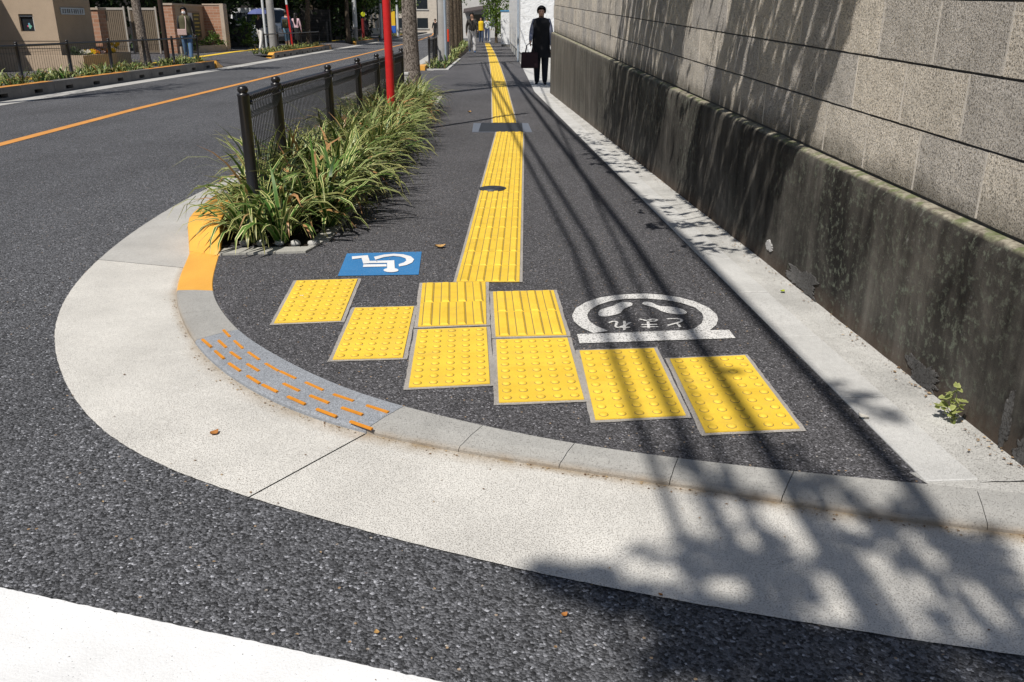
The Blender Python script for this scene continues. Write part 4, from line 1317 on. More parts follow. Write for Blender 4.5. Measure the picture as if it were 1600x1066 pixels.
def kerb_mesh(L, H_, slot):
    bm = bmesh.new()
    if slot:
        h0, h1, w = .045, .115, .15
        c = L / 2
        box(bm, -.2, 0, 0, L, -.08, h0); box(bm, -.2, 0, 0, L, h1, H_)
        box(bm, -.2, 0, 0, c - w, h0, h1); box(bm, -.2, 0, c + w, L, h0, h1)
        box(bm, -.2, -.12, c - w, c + w, h0, h1, 1)
    else:
        box(bm, -.2, 0, 0, L, -.08, H_)
    me = bpy.data.meshes.new('kerb_stone'); bm.to_mesh(me); bm.free()
    me.materials.append(M['kerb_grey']); me.materials.append(M['black_metal'])
    return me
kmesh = kerb_mesh(1.19, .22, True)
bmp = bmesh.new(); box(bmp, -.21, .003, .004, 1.186, .2205, .2235); pmesh = bpy.data.meshes.new('paint'); bmp.to_mesh(pmesh); bmp.free(); pmesh.materials.append(M['orange_line'])
for (a, b) in runs:
    y = a; q = 0
    while y < b - .5:
        o = inst('kerb_stone', kmesh, fk, (fk_x(y) + .01, y, -.05), (0, 0, 0 if y < 27 else .03))
        if q % 3 != 1 or y > 34:
            inst('paint', pmesh, o, (0, 0, 0))
        y += 1.2; q += 1
    for yy, s_ in ((b - .1, 1), (a, -1)):
        if yy < 10: continue
        bm = bmesh.new()
        x = fk_x(yy); d = .55 * s_
        vv = [bm.verts.new(p) for p in ((x - .2, yy, -.05), (x + .012, yy, -.05), (x + .012, yy, .172), (x - .2, yy, .172), (x - .2, yy + d, -.05), (x + .012, yy + d, -.05), (x + .012, yy + d, -.02), (x - .2, yy + d, -.02))]
        for f in ((0, 1, 2, 3), (4, 7, 6, 5), (3, 2, 6, 7), (0, 3, 7, 4), (1, 5, 6, 2)): bm.faces.new([vv[i] for i in f])
        bmesh.ops.recalc_face_normals(bm, faces=bm.faces)
        obj('kerb_end', bm, M['kerb_yellow'], fk)
for (a, b) in ((27.75, 34.3), (47.85, 57.0), (69.45, 75.5)):
    bm = bmesh.new()
    vv = [bm.verts.new(p) for p in ((fk_x(a) + .012, a, -.03), (fk_x(b) + .012, b, -.03), (fk_x(b) - .7, b, FZ - .004), (fk_x(a) - .7, a, FZ - .004), (fk_x(a) + .012, a, -.09), (fk_x(b) + .012, b, -.09))]
    bm.faces.new(vv[:4]); bm.faces.new((vv[4], vv[5], vv[1], vv[0]))
    bmesh.ops.recalc_face_normals(bm, faces=bm.faces)
    obj('dropped_kerb', bm, M['walk'], fk)
# tactile line on the far pavement
bm = bmesh.new()
fp = [(-10.35, 12), (-10.5, 24), (-11.3, 33), (-11.75, 38), (-12.1, 50), (-12.6, 70)]
for a, b in zip(fp, fp[1:]):
    poly(bm, [(a[0] - .17, a[1]), (a[0] + .17, a[1]), (b[0] + .17, b[1]), (b[0] - .17, b[1])], FZ + .002)
tag(obj('tactile_line', bm, M['tactile']), 'yellow tactile line along the far pavement', 'tactile paving')

# fences and planting on the far side
def far_fence(label, y0, y1, step=2.0, detail=False):
    n = max(1, round((y1 - y0) / step))
    posts = [(fk_x(y0 + (y1 - y0) * i / n) - .45, y0 + (y1 - y0) * i / n, FZ) for i in range(n + 1)]
    return make_fence(label, posts, .80, wire_gap=.09 if y0 < 30 else .14, detail=False)
far_fence('black fence along the nearest far side planting', 13.2, 27.0, 1.97)
far_fence('black fence in front of the walkers across the road', 35.3, 47.0, 2.4)
far_fence('black fence beyond the driveway across the road', 57.8, 68.6, 2.6)
far_fence('farthest black fence across the road', 76.5, 95, 3)
def far_turf(label, y0, y1, seed, skip=()):
    rnd = random.Random(seed); cl = []; y = y0
    while y < y1:
        for dx in (-.32, -.58, -.8):
            if any(a < y < b for a, b in skip): continue
            cl.append((fk_x(y) + dx + rnd.uniform(-.08, .08), y + rnd.uniform(-.1, .1), FZ, 13, rnd.uniform(.28, .42), 1.0, .1, 1.7))
        y += .3 if y0 < 30 else .5
    tag(blades('lilyturf', cl, seed, 4), label, 'ground cover', kind='stuff')
far_turf('lilyturf planting behind the far kerb at left', 12.5, 27.0, 31, skip=((23.2, 24.6),))
far_turf('lilyturf planting below the walkers across the road', 35.2, 47, 32)
far_turf('lilyturf planting beyond the driveway across the road', 58, 68.5, 33)
far_turf('lilyturf planting below the farthest fence', 76.5, 95, 34)

# ---------------------------------------------------------------- school gatehouse
M['plaster'] = concrete('tan plaster', (.43, .335, .245), .07, .1, .01)
M['plaster2'] = concrete('tan coping', (.46, .38, .30), .1, .1, .01)
def brickmat(name, c1, c2, mortar, scale):
    k = NT(name)
    g = k.n("ShaderNodeNewGeometry"); mp = k.n("ShaderNodeMapping")
    sp = k.n("ShaderNodeSeparateXYZ"); k.l(g.outputs["Position"], sp.inputs[0])
    cb_ = k.n("ShaderNodeCombineXYZ"); k.l(k.math('ADD', sp.outputs[0], sp.outputs[1]), cb_.inputs[0]); k.l(sp.outputs[2], cb_.inputs[1])
    br = k.n("ShaderNodeTexBrick"); br.inputs["Color1"].default_value = (*c1, 1); br.inputs["Color2"].default_value = (*c2, 1); br.inputs["Mortar"].default_value = (*mortar, 1)
    br.inputs["Scale"].default_value = scale; br.inputs["Mortar Size"].default_value = .012; br.inputs["Brick Width"].default_value = .5; br.inputs["Row Height"].default_value = .18
    k.l(cb_.outputs[0], br.inputs["Vector"])
    return k.done(br.outputs[0], .85, k.bump(br.outputs["Fac"], .008, -.6), spec=.2)
M['brick'] = brickmat('rust brick', (.33, .165, .10), (.40, .22, .145), (.42, .34, .27), 1.6)
M['glass'] = plain('dark window glass', (.02, .025, .03), .08, spec=.6)
M['white_metal'] = plain('white aluminium', (.6, .62, .63), .4)
gh = thing('gatehouse', 'tan plastered gatehouse with small sticker window at far left', 'building', (-11.55, 23.2, FZ))
def R_(bm, x0, x1, y0, y1, z0, z1, bev=0): box(bm, x0 + 11.55, x1 + 11.55, y0 - 23.2, y1 - 23.2, z0 - FZ, z1 - FZ, bev=bev)
bm = bmesh.new()
R_(bm, -14.6, -12.48, 23.2, 25.2, .0, 3.2); R_(bm, -12.12, -11.55, 23.2, 25.2, .0, 3.2)
R_(bm, -12.48, -12.12, 23.2, 25.2, .0, 1.035); R_(bm, -12.48, -12.12, 23.2, 25.2, 1.445, 3.2); R_(bm, -12.48, -12.12, 23.30, 25.2, 1.035, 1.445)
obj('wall', bm, M['plaster'], gh)
bm = bmesh.new(); R_(bm, -14.8, -11.35, 23.0, 25.4, 3.2, 3.4); obj('roof', bm, M['plaster2'], gh)
w = None
bm = bmesh.new(); R_(bm, -12.465, -12.135, 23.27, 23.29, 1.045, 1.435); w = obj('window', bm, M['glass'], gh)
bm = bmesh.new(); R_(bm, -12.475, -12.125, 23.24, 23.268, 1.385, 1.41); R_(bm, -12.15, -12.125, 23.24, 23.268, 1.045, 1.384); obj('frame', bm, M['white_metal'], w)
M['st_green'] = plain('green sticker', (.16, .42, .33), .5); M['st_pink'] = plain('pink sticker', (.55, .05, .15), .5); M['st_blue'] = plain('blue sticker', (.15, .35, .5), .5)
for (dx, dz, r, m) in ((.005, .0, .040, 'st_green'), (-.035, -.005, .028, 'st_pink'), (.0, .045, .030, 'st_blue'), (.04, -.01, .026, 'st_green'), (.01, -.045, .028, 'st_green')):
    bm = bmesh.new()
    bm.faces.new([bm.verts.new((-12.28 + 11.55 + dx + r * math.cos(a * 1.2566) , .066 - .001 * dx, 1.165 - FZ + dz + r * math.sin(a * 1.2566))) for a in range(5)])
    obj('sticker', bm, M[m], w)
bm = bmesh.new()
for zz in (.62, .80): R_(bm, -13.6, -11.56, 23.192, 23.2, zz, zz + .008)
obj('joint', bm, M['mortar'], gh)
sp_ = thing('name_plate', 'grey metal name plate with dark characters on the shaded gatehouse wall', 'sign', (-11.545, 24.12, 1.52))
bm = bmesh.new(); box(bm, 0, .02, -.62, .66, -.08, .085); obj('plate', bm, M['steel_blue'], sp_)
rnd = random.Random(2)
for i in range(10):
    bm = bmesh.new(); y = -.52 + .118 * i
    for q in range(3): box(bm, .0205, .023, y - .035, y + .035, -.045 + .04 * q, -.037 + .04 * q)
    for q in rnd.sample([-.03, -.015, 0, .015, .03], 3): box(bm, .0205, .0238, y + q - .005, y + q + .005, -.05, .055)
    obj('character', bm, M['black_metal'], sp_)
pl = thing('planter', 'tan plastered planter box in front of the gatehouse', 'planter', (-10.87, 22.9, FZ))
bm = bmesh.new(); box(bm, -2.9, 0, 0, .12, -.02, .36); box(bm, -.12, 0, .12, 2.9, -.02, .36); box(bm, -2.9, -.12, 2.78, 2.9, -.02, .36); obj('wall', bm, M['plaster'], pl)
bm = bmesh.new(); poly(bm, [(-2.9, .1), (-.1, .1), (-.1, 2.8), (-2.9, 2.8)], .30); obj('soil', bm, M['soil'], pl)
rnd = random.Random(41)
bs = thing('shrub', 'low dark shrub in the gatehouse planter', 'shrub', (-11.15, 23.15, .38))
leaf_cloud('foliage', cloud_points(rnd, [(0, 0, .1, .17), (-.1, .2, .12, .15)], 420, .06), .022, M['leaf_dark'], 5, bs)
def flower_clump(label, x, y, z, c, n, seed):
    rnd = random.Random(seed)
    t = thing('flower', label, 'flower', (x, y, z), group='pansies in the gatehouse planter')
    leaf_cloud('leaves', cloud_points(rnd, [(0, 0, .03, .10)], 60, .05), .025, M['leaf_mid'], seed, t)
    m = plain('petal ' + label[:12], c, .6)
    bm = bmesh.new()
    for _ in range(n):
        cx, cy, cz = rnd.uniform(-.10, .10), rnd.uniform(-.10, .10), rnd.uniform(.07, .15)
        for a in range(5):
            an = a * 1.2566
            p = [(0, 0), (.8, -.45), (1.25, 0), (.8, .45)]
            bm.faces.new([bm.verts.new((cx + .036 * (px * math.cos(an) - py * math.sin(an)), cy - .012 - .014 * px * math.sin(an), cz + .036 * (px * math.sin(an) + py * math.cos(an)))) for px, py in p])
    obj('petals', bm, m, t)['kind'] = 'stuff'
for i, (x, y, c, nm) in enumerate(((-10.98, 23.35, (.7, .68, .6), 'white pansies beside the low dark shrub'), (-10.97, 23.55, (.75, .50, .02), 'yellow pansies nearest the white ones'), (-10.98, 23.85, (.70, .20, .02), 'orange pansies in the middle of the planter'),
        (-10.99, 24.25, (.72, .55, .55), 'pale pink pansies in the gatehouse planter'), (-10.97, 24.45, (.72, .22, .02), 'orange pansies right of the pale pink ones'), (-10.97, 24.85, (.80, .55, .02), 'large patch of yellow pansies in the planter'), (-11.1, 25.35, (.82, .50, .02), 'tall yellow pansies at the far end of the planter'))):
    flower_clump(nm, x, y, .42 + (.14 if i == 6 else 0), c, 9 if i < 5 else 14, 60 + i)
bp_ = thing('brick_pier', 'rust brick pier with pale cap beside the gatehouse', 'pier', (-12.5, 27.3, FZ))
bm = bmesh.new(); box(bm, -.28, .30, -.25, .25, 0, 1.50); obj('shaft', bm, M['brick'], bp_)
bm = bmesh.new(); box(bm, -.31, .33, -.28, .28, 1.5, 1.56); obj('cap', bm, M['plaster2'], bp_)
# sliding gate
M['bronze'] = plain('bronze aluminium', (.20, .155, .11), .45, .3); M['pale_alu'] = plain('pale aluminium', (.42, .38, .33), .45, .3)
for gi, (gx, lab) in enumerate(((-15.55, 'left leaf of the bronze slatted gate'), (-14.46, 'right leaf of the bronze slatted gate'))):
    g = thing('gate', lab, 'gate', (gx, 35.6 + .35 * gi, FZ), group='bronze slatted gates')
    for q in range(13):
        bm = bmesh.new(); box(bm, -.485 + .075 * q, -.485 + .075 * q + .055, -.012, .012, .08, 1.62); obj('slat', bm, M['bronze'], g)
    for zz in (.04, 1.62):
        bm = bmesh.new(); box(bm, -.54, .54, -.03, .03, zz, zz + .08); obj('rail', bm, M['pale_alu'] if zz > 1 else M['bronze'], g)
    for xx in (-.55, .49):
        bm = bmesh.new(); box(bm, xx, xx + .06, -.032, .032, 0, 1.74); obj('stile', bm, M['pale_alu'], g)
nt = thing('notice', 'small white notice fixed to the gate', 'sign', (-15.85, 35.52, 1.62))
bm = bmesh.new(); box(bm, -.10, .10, -.012, 0, -.17, .17); obj('sheet', bm, M['white_metal'], nt)
bm = bmesh.new(); box(bm, -.06, .06, -.0135, -.0122, .04, .10); box(bm, -.07, .07, -.0135, -.0122, -.10, -.02); obj('print', bm, M['steel_blue'], nt)
# brick niche with a notice board
nb = thing('brick_niche', 'rust brick niche wall with planting behind the masked walker', 'wall', (-13.3, 36, FZ))
bm = bmesh.new(); box(bm, -.42, 0, 0, .30, 0, 1.80); obj('pier', bm, M['brick'], nb)
bm = bmesh.new(); box(bm, -.20, -.02, .30, 3.6, 0, 1.80); obj('side_wall', bm, M['plaster'], nb)
bm = bmesh.new(); box(bm, -.02, .80, 3.6, 3.8, 0, 1.86); obj('back_wall', bm, M['brick'], nb)
bm = bmesh.new(); box(bm, .80, .96, 3.3, 3.8, 0, 1.92); obj('end_pier', bm, M['plaster2'], nb)
bm = bmesh.new(); box(bm, -.46, .03, -.03, .30, 1.80, 1.87); box(bm, -.22, .03, .30, 3.6, 1.80, 1.87); box(bm, -.02, .80, 3.58, 3.82, 1.86, 1.92); obj('coping', bm, M['plaster2'], nb)
bm = bmesh.new()
prism(bm, [(.0, .12), (.14, .10), (.95, 3.2), (.80, 3.28)], 0, .26); obj('planter_kerb', bm, M['plaster2'], nb)
bd = thing('notice_board', 'dark framed notice board with yellow lines inside the brick niche', 'notice board', (-13.30, 38.2, 1.2))
bm = bmesh.new(); box(bm, -.01, .05, -.75, .75, -.58, .50); obj('frame', bm, M['bronze'], bd)
bm = bmesh.new(); box(bm, .051, .056, -.68, -.20, -.52, .44); obj('panel', bm, M['steel_blue'], bd)
M['ochre'] = plain('ochre print', (.40, .33, .08), .6); M['dark_green'] = plain('dark green board', (.03, .05, .035), .5)
bm = bmesh.new(); box(bm, .051, .056, -.15, .68, -.52, .44); b2 = obj('panel', bm, M['dark_green'], bd)
for q in range(6):
    bm = bmesh.new(); box(bm, .0565, .058, -.02, .60 - .1 * (q % 2), .32 - .15 * q, .37 - .15 * q); obj('text_line', bm, M['ochre'], b2)
sh = thing('shrub', 'green shrubs planted in the brick niche', 'shrub', (-13.0, 37.6, FZ + .2))
leaf_cloud('foliage', cloud_points(rnd, [(0, 0, .2, .3), (.25, .8, .25, .35), (-.05, -.7, .15, .25), (.45, 1.5, .2, .3)], 900, .12), .05, M['leaf_mid'], 51, sh)
sh = thing('shrub', 'pale green plants at the front of the brick niche', 'shrub', (-13.05, 36.5, FZ + .1))
leaf_cloud('foliage', cloud_points(rnd, [(0, 0, .12, .2), (.15, .5, .1, .16)], 260, .1), .05, M['leaf_light'], 52, sh)

# street furniture on the far pavement
tree('street_tree', 'leaning street tree in front of the gatehouse gate', -9.72, 24.0, FZ, 4.6, .135, [(-.3, .2, 5.0, 1.0), (.3, .5, 4.6, .8), (-.7, -.2, 4.5, .8)], 1800, .06, M['leaf_mid'], M['bark'], 15, lean=(-.045, 0), wob=.02)
br_ = thing('brown_pole', 'slim dark brown steel pole beside the brick niche', 'pole', (-10.45, 27.4, FZ), group='slim poles')
bm = bmesh.new(); tube(bm, [(0, 0, 0), (-.02, 0, 5)], [.075, .06], 12); obj('shaft', bm, plain('brown steel', (.045, .028, .02), .5), br_)
bm = bmesh.new(); lathe(bm, [(.12, 0), (.12, .03), (.08, .05)], 12); obj('foot', bm, M['bark_dark'], br_)
utility_pole('weathered utility pole between the walkers across the road', -10.05, 38.2, FZ, .17, 8, False, False)
wp = thing('white_pipe', 'thin pale pipe standing beside the weathered utility pole', 'pole', (-10.28, 38.0, FZ), group='slim poles')
bm = bmesh.new(); tube(bm, [(0, 0, 0), (-.02, 0, 3.6)], .05, 10); obj('shaft', bm, M['white_metal'], wp)
bm = bmesh.new(); lathe(bm, [(.07, 0), (.07, .05), (.05, .06)], 10); obj('foot', bm, M['iron'], wp)
rw = thing('red_pole', 'slim red pole with a white band across the road', 'pole', (-10.1, 41.8, FZ), group='slim poles')
bm = bmesh.new(); tube(bm, [(0, 0, 0), (-.12, 0, 1.92)], .047, 12); obj('shaft', bm, M['red_metal'], rw)
bm = bmesh.new(); tube(bm, [(-.121, 0, 1.93), (-.131, 0, 2.12)], .049, 12); obj('band', bm, M['white_metal'], rw)
bm = bmesh.new(); tube(bm, [(-.132, 0, 2.13), (-.22, 0, 4.0)], .046, 12); obj('upper_shaft', bm, M['red_metal'], rw)
tree('street_tree', 'street tree with low leaves right of the slim red pole', -10.25, 46.0, FZ, 4.5, .15, [(0, 0, 3.6, 1.1), (-.5, .3, 4.6, 1.1), (-.2, -.3, 2.55, .35), (.5, .2, 4.2, .9)], 2600, .07, M['leaf_mid'], M['bark_dark'], 16)
tree('street_tree', 'street tree beside the white marked pole across the road', -10.35, 57.5, FZ, 4.5, .17, [(0, 0, 4.2, 1.2), (.5, .3, 3.5, .9), (1.1, 1, 3.0, .7)], 2200, .08, M['leaf_mid'], M['bark_dark'], 17)
wp2 = utility_pole('pole with a white lower half across the road', -10.2, 59.5, FZ, .14, 7, False, False)
bm = bmesh.new(); tube(bm, [(0, 0, .9), (0, 0, 2.6)], [.145, .138], 16); obj('white_sleeve', bm, M['white_metal'], wp2)
ph = thing('hydrant_post', 'dark red post topped by a yellow sign across the road', 'post', (-10.35, 63.5, FZ))
bm = bmesh.new(); tube(bm, [(0, 0, 0), (0, 0, 1.45)], .10, 14); obj('post', bm, plain('dark red', (.18, .02, .02), .5), ph)
bm = bmesh.new(); tube(bm, [(.02, 0, 1.45), (.08, 0, 1.9)], .02, 8); obj('stem', bm, M['iron'], ph)
bm = bmesh.new(); lathe(bm, [(.14, -.02), (.16, 0), (.14, .02)], 16); o = obj('yellow_sign', bm, plain('acid yellow', (.55, .60, .02), .5), ph); o.location = (.05, 0, 1.72); o.rotation_euler = (math.pi / 2, 0, .4)
bn = thing('banner', 'narrow yellow and blue banner hanging by a far pole', 'banner', (-10.35, 78, FZ))
bm = bmesh.new(); tube(bm, [(0, 0, 0), (0, 0, 3)], .03, 8); obj('pole', bm, M['white_metal'], bn)
bm = bmesh.new(); box(bm, .04, .40, -.01, .01, .95, 2.1); obj('yellow_cloth', bm, plain('banner yellow', (.8, .5, .03), .7), bn)
bm = bmesh.new(); box(bm, .04, .42, -.01, .01, .35, .95); obj('blue_cloth', bm, plain('banner blue', (.03, .12, .5), .7), bn)
for i, (x, y, lab) in enumerate(((-10.3, 72, 'white lamp pole far along the road'), (-10.5, 84, 'second white lamp pole farther along the road'))):
    t = thing('lamp_pole', lab, 'pole', (x, y, FZ), group='far lamp poles')
    bm = bmesh.new(); tube(bm, [(0, 0, 0), (0, 0, 6)], [.12, .08], 12); obj('shaft', bm, M['white_metal'], t)
    bm = bmesh.new(); tube(bm, [(0, 0, 6), (.5, 0, 6.3), (1.3, 0, 6.35)], .04, 8); obj('arm', bm, M['white_metal'], t)
for i, (x, y, n_, lab) in enumerate(((-10.9, 67.5, 2600, 'leafy street tree beyond the dark red post'), (-11.2, 80, 2600, 'leafy street tree by the yellow and blue banner'), (-11.9, 93, 2600, 'leafy street tree at the end of the far fence'), (-12.8, 108, 2200, 'small leafy tree at the far bend of the road'))):
    tree('street_tree', lab, x, y, FZ, 4.2, .16, [(0, 0, 3.9, 1.3), (.6, .3, 3.2, 1.0), (-.6, -.2, 3.1, 1.0), (.1, -.4, 2.6, .6)], n_, .10, M['leaf_light'] if i > 1 else M['leaf_mid'], M['bark_dark'], 70 + i, clump=.4)

# dark grounds behind the far pavement
M['stone_dark'] = brickmat('dark wall stone', (.05, .046, .042), (.09, .084, .078), (.03, .028, .026), 1.2)  # the stone's own dark grey
sw = thing('stone_wall', 'low dark stone wall behind the walkers across the road', 'wall', (-14.2, 46, FZ))
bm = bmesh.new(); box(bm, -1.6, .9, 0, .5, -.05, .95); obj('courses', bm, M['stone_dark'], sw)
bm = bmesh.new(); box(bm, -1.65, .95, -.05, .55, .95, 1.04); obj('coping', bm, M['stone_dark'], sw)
sw = thing('stone_wall', 'dark stone wall with sloping top left of the white marked pole', 'wall', (-13.4, 60, FZ))
bm = bmesh.new()
vv = [bm.verts.new(p) for p in ((-2.2, 0, -.05), (1.2, 0, -.05), (1.2, 0, 1.25), (-.2, 0, 1.0), (-2.2, 0, .95), (-2.2, .6, -.05), (1.2, .6, -.05), (1.2, .6, 1.25), (-.2, .6, 1.0), (-2.2, .6, .95))]
for f in ((0, 1, 2, 3, 4), (9, 8, 7, 6, 5), (0, 5, 6, 1), (1, 6, 7, 2), (2, 7, 8, 3), (3, 8, 9, 4), (4, 9, 5, 0)): bm.faces.new([vv[i] for i in f])
bmesh.ops.recalc_face_normals(bm, faces=bm.faces); obj('courses', bm, M['stone_dark'], sw)
bm = bmesh.new(); box(bm, -2.2, 1.2, 1.2, 1.6, -.05, 2.0); obj('upper_courses', bm, M['stone_dark'], sw)
dk = [(-16.5, 41, 'evergreen tree behind the gate'), (-22, 38.5, 'evergreen tree left of the gate behind the gatehouse'), (-14.6, 44.5, 'evergreen tree right behind the brick niche'), (-17.2, 52, 'evergreen tree behind the white van'), (-14.0, 56, 'evergreen tree right of the white van'), (-16.5, 63, 'evergreen tree behind the sloping stone wall'), (-13.2, 66, 'evergreen tree at the end of the dark grounds'), (-21.5, 47, 'evergreen tree deep in the dark grounds'), (-20, 60, 'evergreen tree deep behind the sloping wall'), (-12.9, 71.5, 'evergreen tree beyond the timber hall'), (-13.3, 79, 'evergreen tree by the pale shop house')]
for i, (x, y, lab) in enumerate(dk):
    tree('evergreen_tree', 'dark ' + lab, x, y, FZ, 4.5, .2, [(0, 0, 2.3 if i not in (3, 4) else 3.2, 1.7), (.9, -.4, 3.3, 1.6), (-.9, .3, 3.4, 1.7), (.1, .2, 4.6, 1.9), (.3, -.6, .9, 1.1), (-.6, -1.6, 6.6, 2.6), (1.5, -1.0, 6.4, 2.2)], 5200, .17, M['leaf_dark'], M['bark_dark'], 200 + i, clump=.45, group='dark trees in the grounds across the road')  # the two high crown blobs are added to shade the grounds below
for i, (x, y, lab) in enumerate(((-16.3, 42.2, 'tall dark canopy tree added to shade the low stone wall'), (-18.0, 54.5, 'tall dark canopy tree added for shade well behind the white van'), (-15.6, 56.5, 'tall dark canopy tree added to shade the sloping stone wall'), (-14.8, 70.5, 'tall dark canopy tree beyond the sloping stone wall'), (-19.0, 39.5, 'tall dark canopy tree over the gate'))):  # canopy trees put in mainly to darken the grounds with their shade
    tree('evergreen_tree', lab, x, y, FZ, 6.5, .25, [(0, 0, 7.2, 3.0), (1.4, -.6, 6.4, 2.2), (-1.6, .5, 6.4, 2.4), (.2, .4, 3.2, 1.5)], 4200, .22, M['leaf_dark'], M['bark_dark'], 260 + i, clump=.6, group='dark trees in the grounds across the road')
hl = thing('timber_hall', 'dark timber hall doubling as dark backing deep in the shaded grounds across the road', 'building', (-34, 67.5, FZ))  # hall made near-black and wide as solid dark backing behind the trees
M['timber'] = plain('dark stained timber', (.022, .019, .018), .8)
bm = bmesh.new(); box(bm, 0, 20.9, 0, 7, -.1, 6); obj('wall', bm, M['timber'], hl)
bm = bmesh.new(); box(bm, -.8, 21.5, -1.2, 8, 6, 6.5); obj('roof', bm, M['timber'], hl)
for q in range(10):
    bm = bmesh.new(); box(bm, .3 + 2.1 * q, .5 + 2.1 * q, -.12, 0, -.1, 6); obj('post', bm, M['bark_dark'], hl)
dw = thing('side_building', 'plastered wall left of the gatehouse just outside the view', 'building', (-15.7, 20.6, FZ))
bm = bmesh.new(); box(bm, 0, 2.2, 0, 1.6, -.1, 3.2); obj('wall', bm, M['plaster'], dw)
bm = bmesh.new(); box(bm, -.05, 2.25, -.05, 1.65, 3.2, 3.3); obj('coping', bm, M['plaster2'], dw)
tree('street_tree', 'street tree on the far pavement just outside the left edge', -9.75, 13.6, FZ, 5.0, .15, [(-.2, 1.2, 5.4, .9), (.3, 2.2, 5.2, .7), (-.5, .2, 5.6, .9), (.2, 3.2, 5.5, .5)], 900, .06, M['leaf_mid'], M['bark_dark'], 95)
gb = thing('shrub', 'sunlit green bush right of the brick niche', 'shrub', (-12.35, 43.2, FZ))
leaf_cloud('foliage', cloud_points(rnd, [(0, 0, .8, .45), (.2, .2, 1.15, .4), (-.35, .1, 1.0, .4), (.0, 0, .4, .4)], 1100, .16), .06, M['leaf_mid'], 53, gb)

# ================================================================ RIGHT SIDE BEYOND THE WALL
def stucco():
    k = NT('white stucco'); v = k.pos((1, 1, 1))
    n = k.noise(v, 6, 5, .7, .6); n2 = k.noise(v, 3, 3)
    m_ = k.ramp(n, [(.36, 1), (.41, 0)])
    colr = k.mix(k.math('MULTIPLY', m_, .5), (.76, .77, .78), (.45, .46, .48))
    return k.done(colr, .85, k.bump(n, .05, .9), spec=.2)
M['stucco'] = stucco()
wb = thing('white_building', 'white rough stucco house wall behind the woman in black', 'building', (.27, 29.3, 0))
bm = bmesh.new(); box(bm, 0, 7, 0, 19, .34, 6.5); obj('wall', bm, M['stucco'], wb)
bm = bmesh.new(); box(bm, .03, 7, .03, 19, -.05, .34); obj('plinth', bm, M['edging'], wb)
bm = bmesh.new(); tube(bm, [(-.04, 1.2, 0), (-.04, 1.2, 6)], .035, 8); obj('downpipe', bm, M['steel_blue'], wb)
bm = bmesh.new(); box(bm, -.15, 7.2, -.15, 19.2, 6.5, 6.7); obj('roof', bm, M['kerb'], wb)
# shear to follow the street
for o in [c for c in wb.children]: pass
wb.rotation_euler = (0, 0, .022)
lw = thing('white_wall', 'low white stucco wall beyond the white house', 'wall', (-.62, 51.2, 0))
bm = bmesh.new(); box(bm, 0, .6, 0, 6, .12, 1.85); obj('wall', bm, M['stucco'], lw)
bm = bmesh.new(); box(bm, .02, .58, .02, 6, -.05, .12); obj('plinth', bm, M['kerb_dark'], lw)
bm = bmesh.new(); box(bm, -.03, .63, -.03, 6.03, 1.85, 1.92); obj('coping', bm, plain('blue coping', (.08, .28, .5), .5), lw)
iv = tree('ivy_tree', 'bright green leafy tree beyond the low white wall', -1.05, 61, 0, 3.2, .1, [(0, 0, 1.5, .8), (.1, .3, 2.4, 1.0), (-.2, .2, 3.3, 1.1), (.4, .1, .9, .5)], 3200, .09, M['leaf_light'], M['bark_dark'], 301, clump=.3, group='trees on the near side')
M['grey_wall'] = concrete('grey render', (.58, .57, .55), .1, .1, .02)
gb_ = thing('grey_house', 'grey house with dark doorway and awning at the end of the pavement', 'building', (-5.0, 84, 0))
bm = bmesh.new(); box(bm, 0, 6, 0, 8, -.05, 7); obj('wall', bm, M['grey_wall'], gb_)
bm = bmesh.new(); box(bm, 1.2, 2.4, -.02, 0, 0, 2.0); obj('doorway', bm, M['glass'], gb_)
bm = bmesh.new(); vv = [bm.verts.new(p) for p in ((.6, -.05, 2.5), (3.2, -.05, 2.9), (3.2, -.9, 2.6), (.6, -.9, 2.2), (.6, -.05, 2.4), (3.2, -.05, 2.8), (3.2, -.9, 2.5), (.6, -.9, 2.1))]
for f in ((0, 1, 2, 3), (7, 6, 5, 4), (3, 2, 6, 7), (0, 3, 7, 4), (1, 5, 6, 2), (0, 4, 5, 1)): bm.faces.new([vv[i] for i in f])
bmesh.ops.recalc_face_normals(bm, faces=bm.faces); obj('awning', bm, plain('dark awning', (.06, .05, .05), .7), gb_)
bm = bmesh.new(); box(bm, -.02, 0, .5, 1.6, 3.6, 5); obj('window', bm, M['glass'], gb_)
bm = bmesh.new()
for q in range(7): box(bm, .3, 2.0, -.03, 0, 3.5 + .3 * q, 3.53 + .3 * q)
obj('siding_joint', bm, M['edging'], gb_)
ps = thing('white_post', 'thin white post in front of the grey house', 'post', (-1.62, 66, 0), group='slim poles')
bm = bmesh.new(); tube(bm, [(0, 0, 0), (0, 0, 2.4)], .05, 10); obj('shaft', bm, M['white_metal'], ps)
bm = bmesh.new(); lathe(bm, [(.08, 0), (.08, .04), (.05, .05)], 10); obj('foot', bm, M['white_metal'], ps)

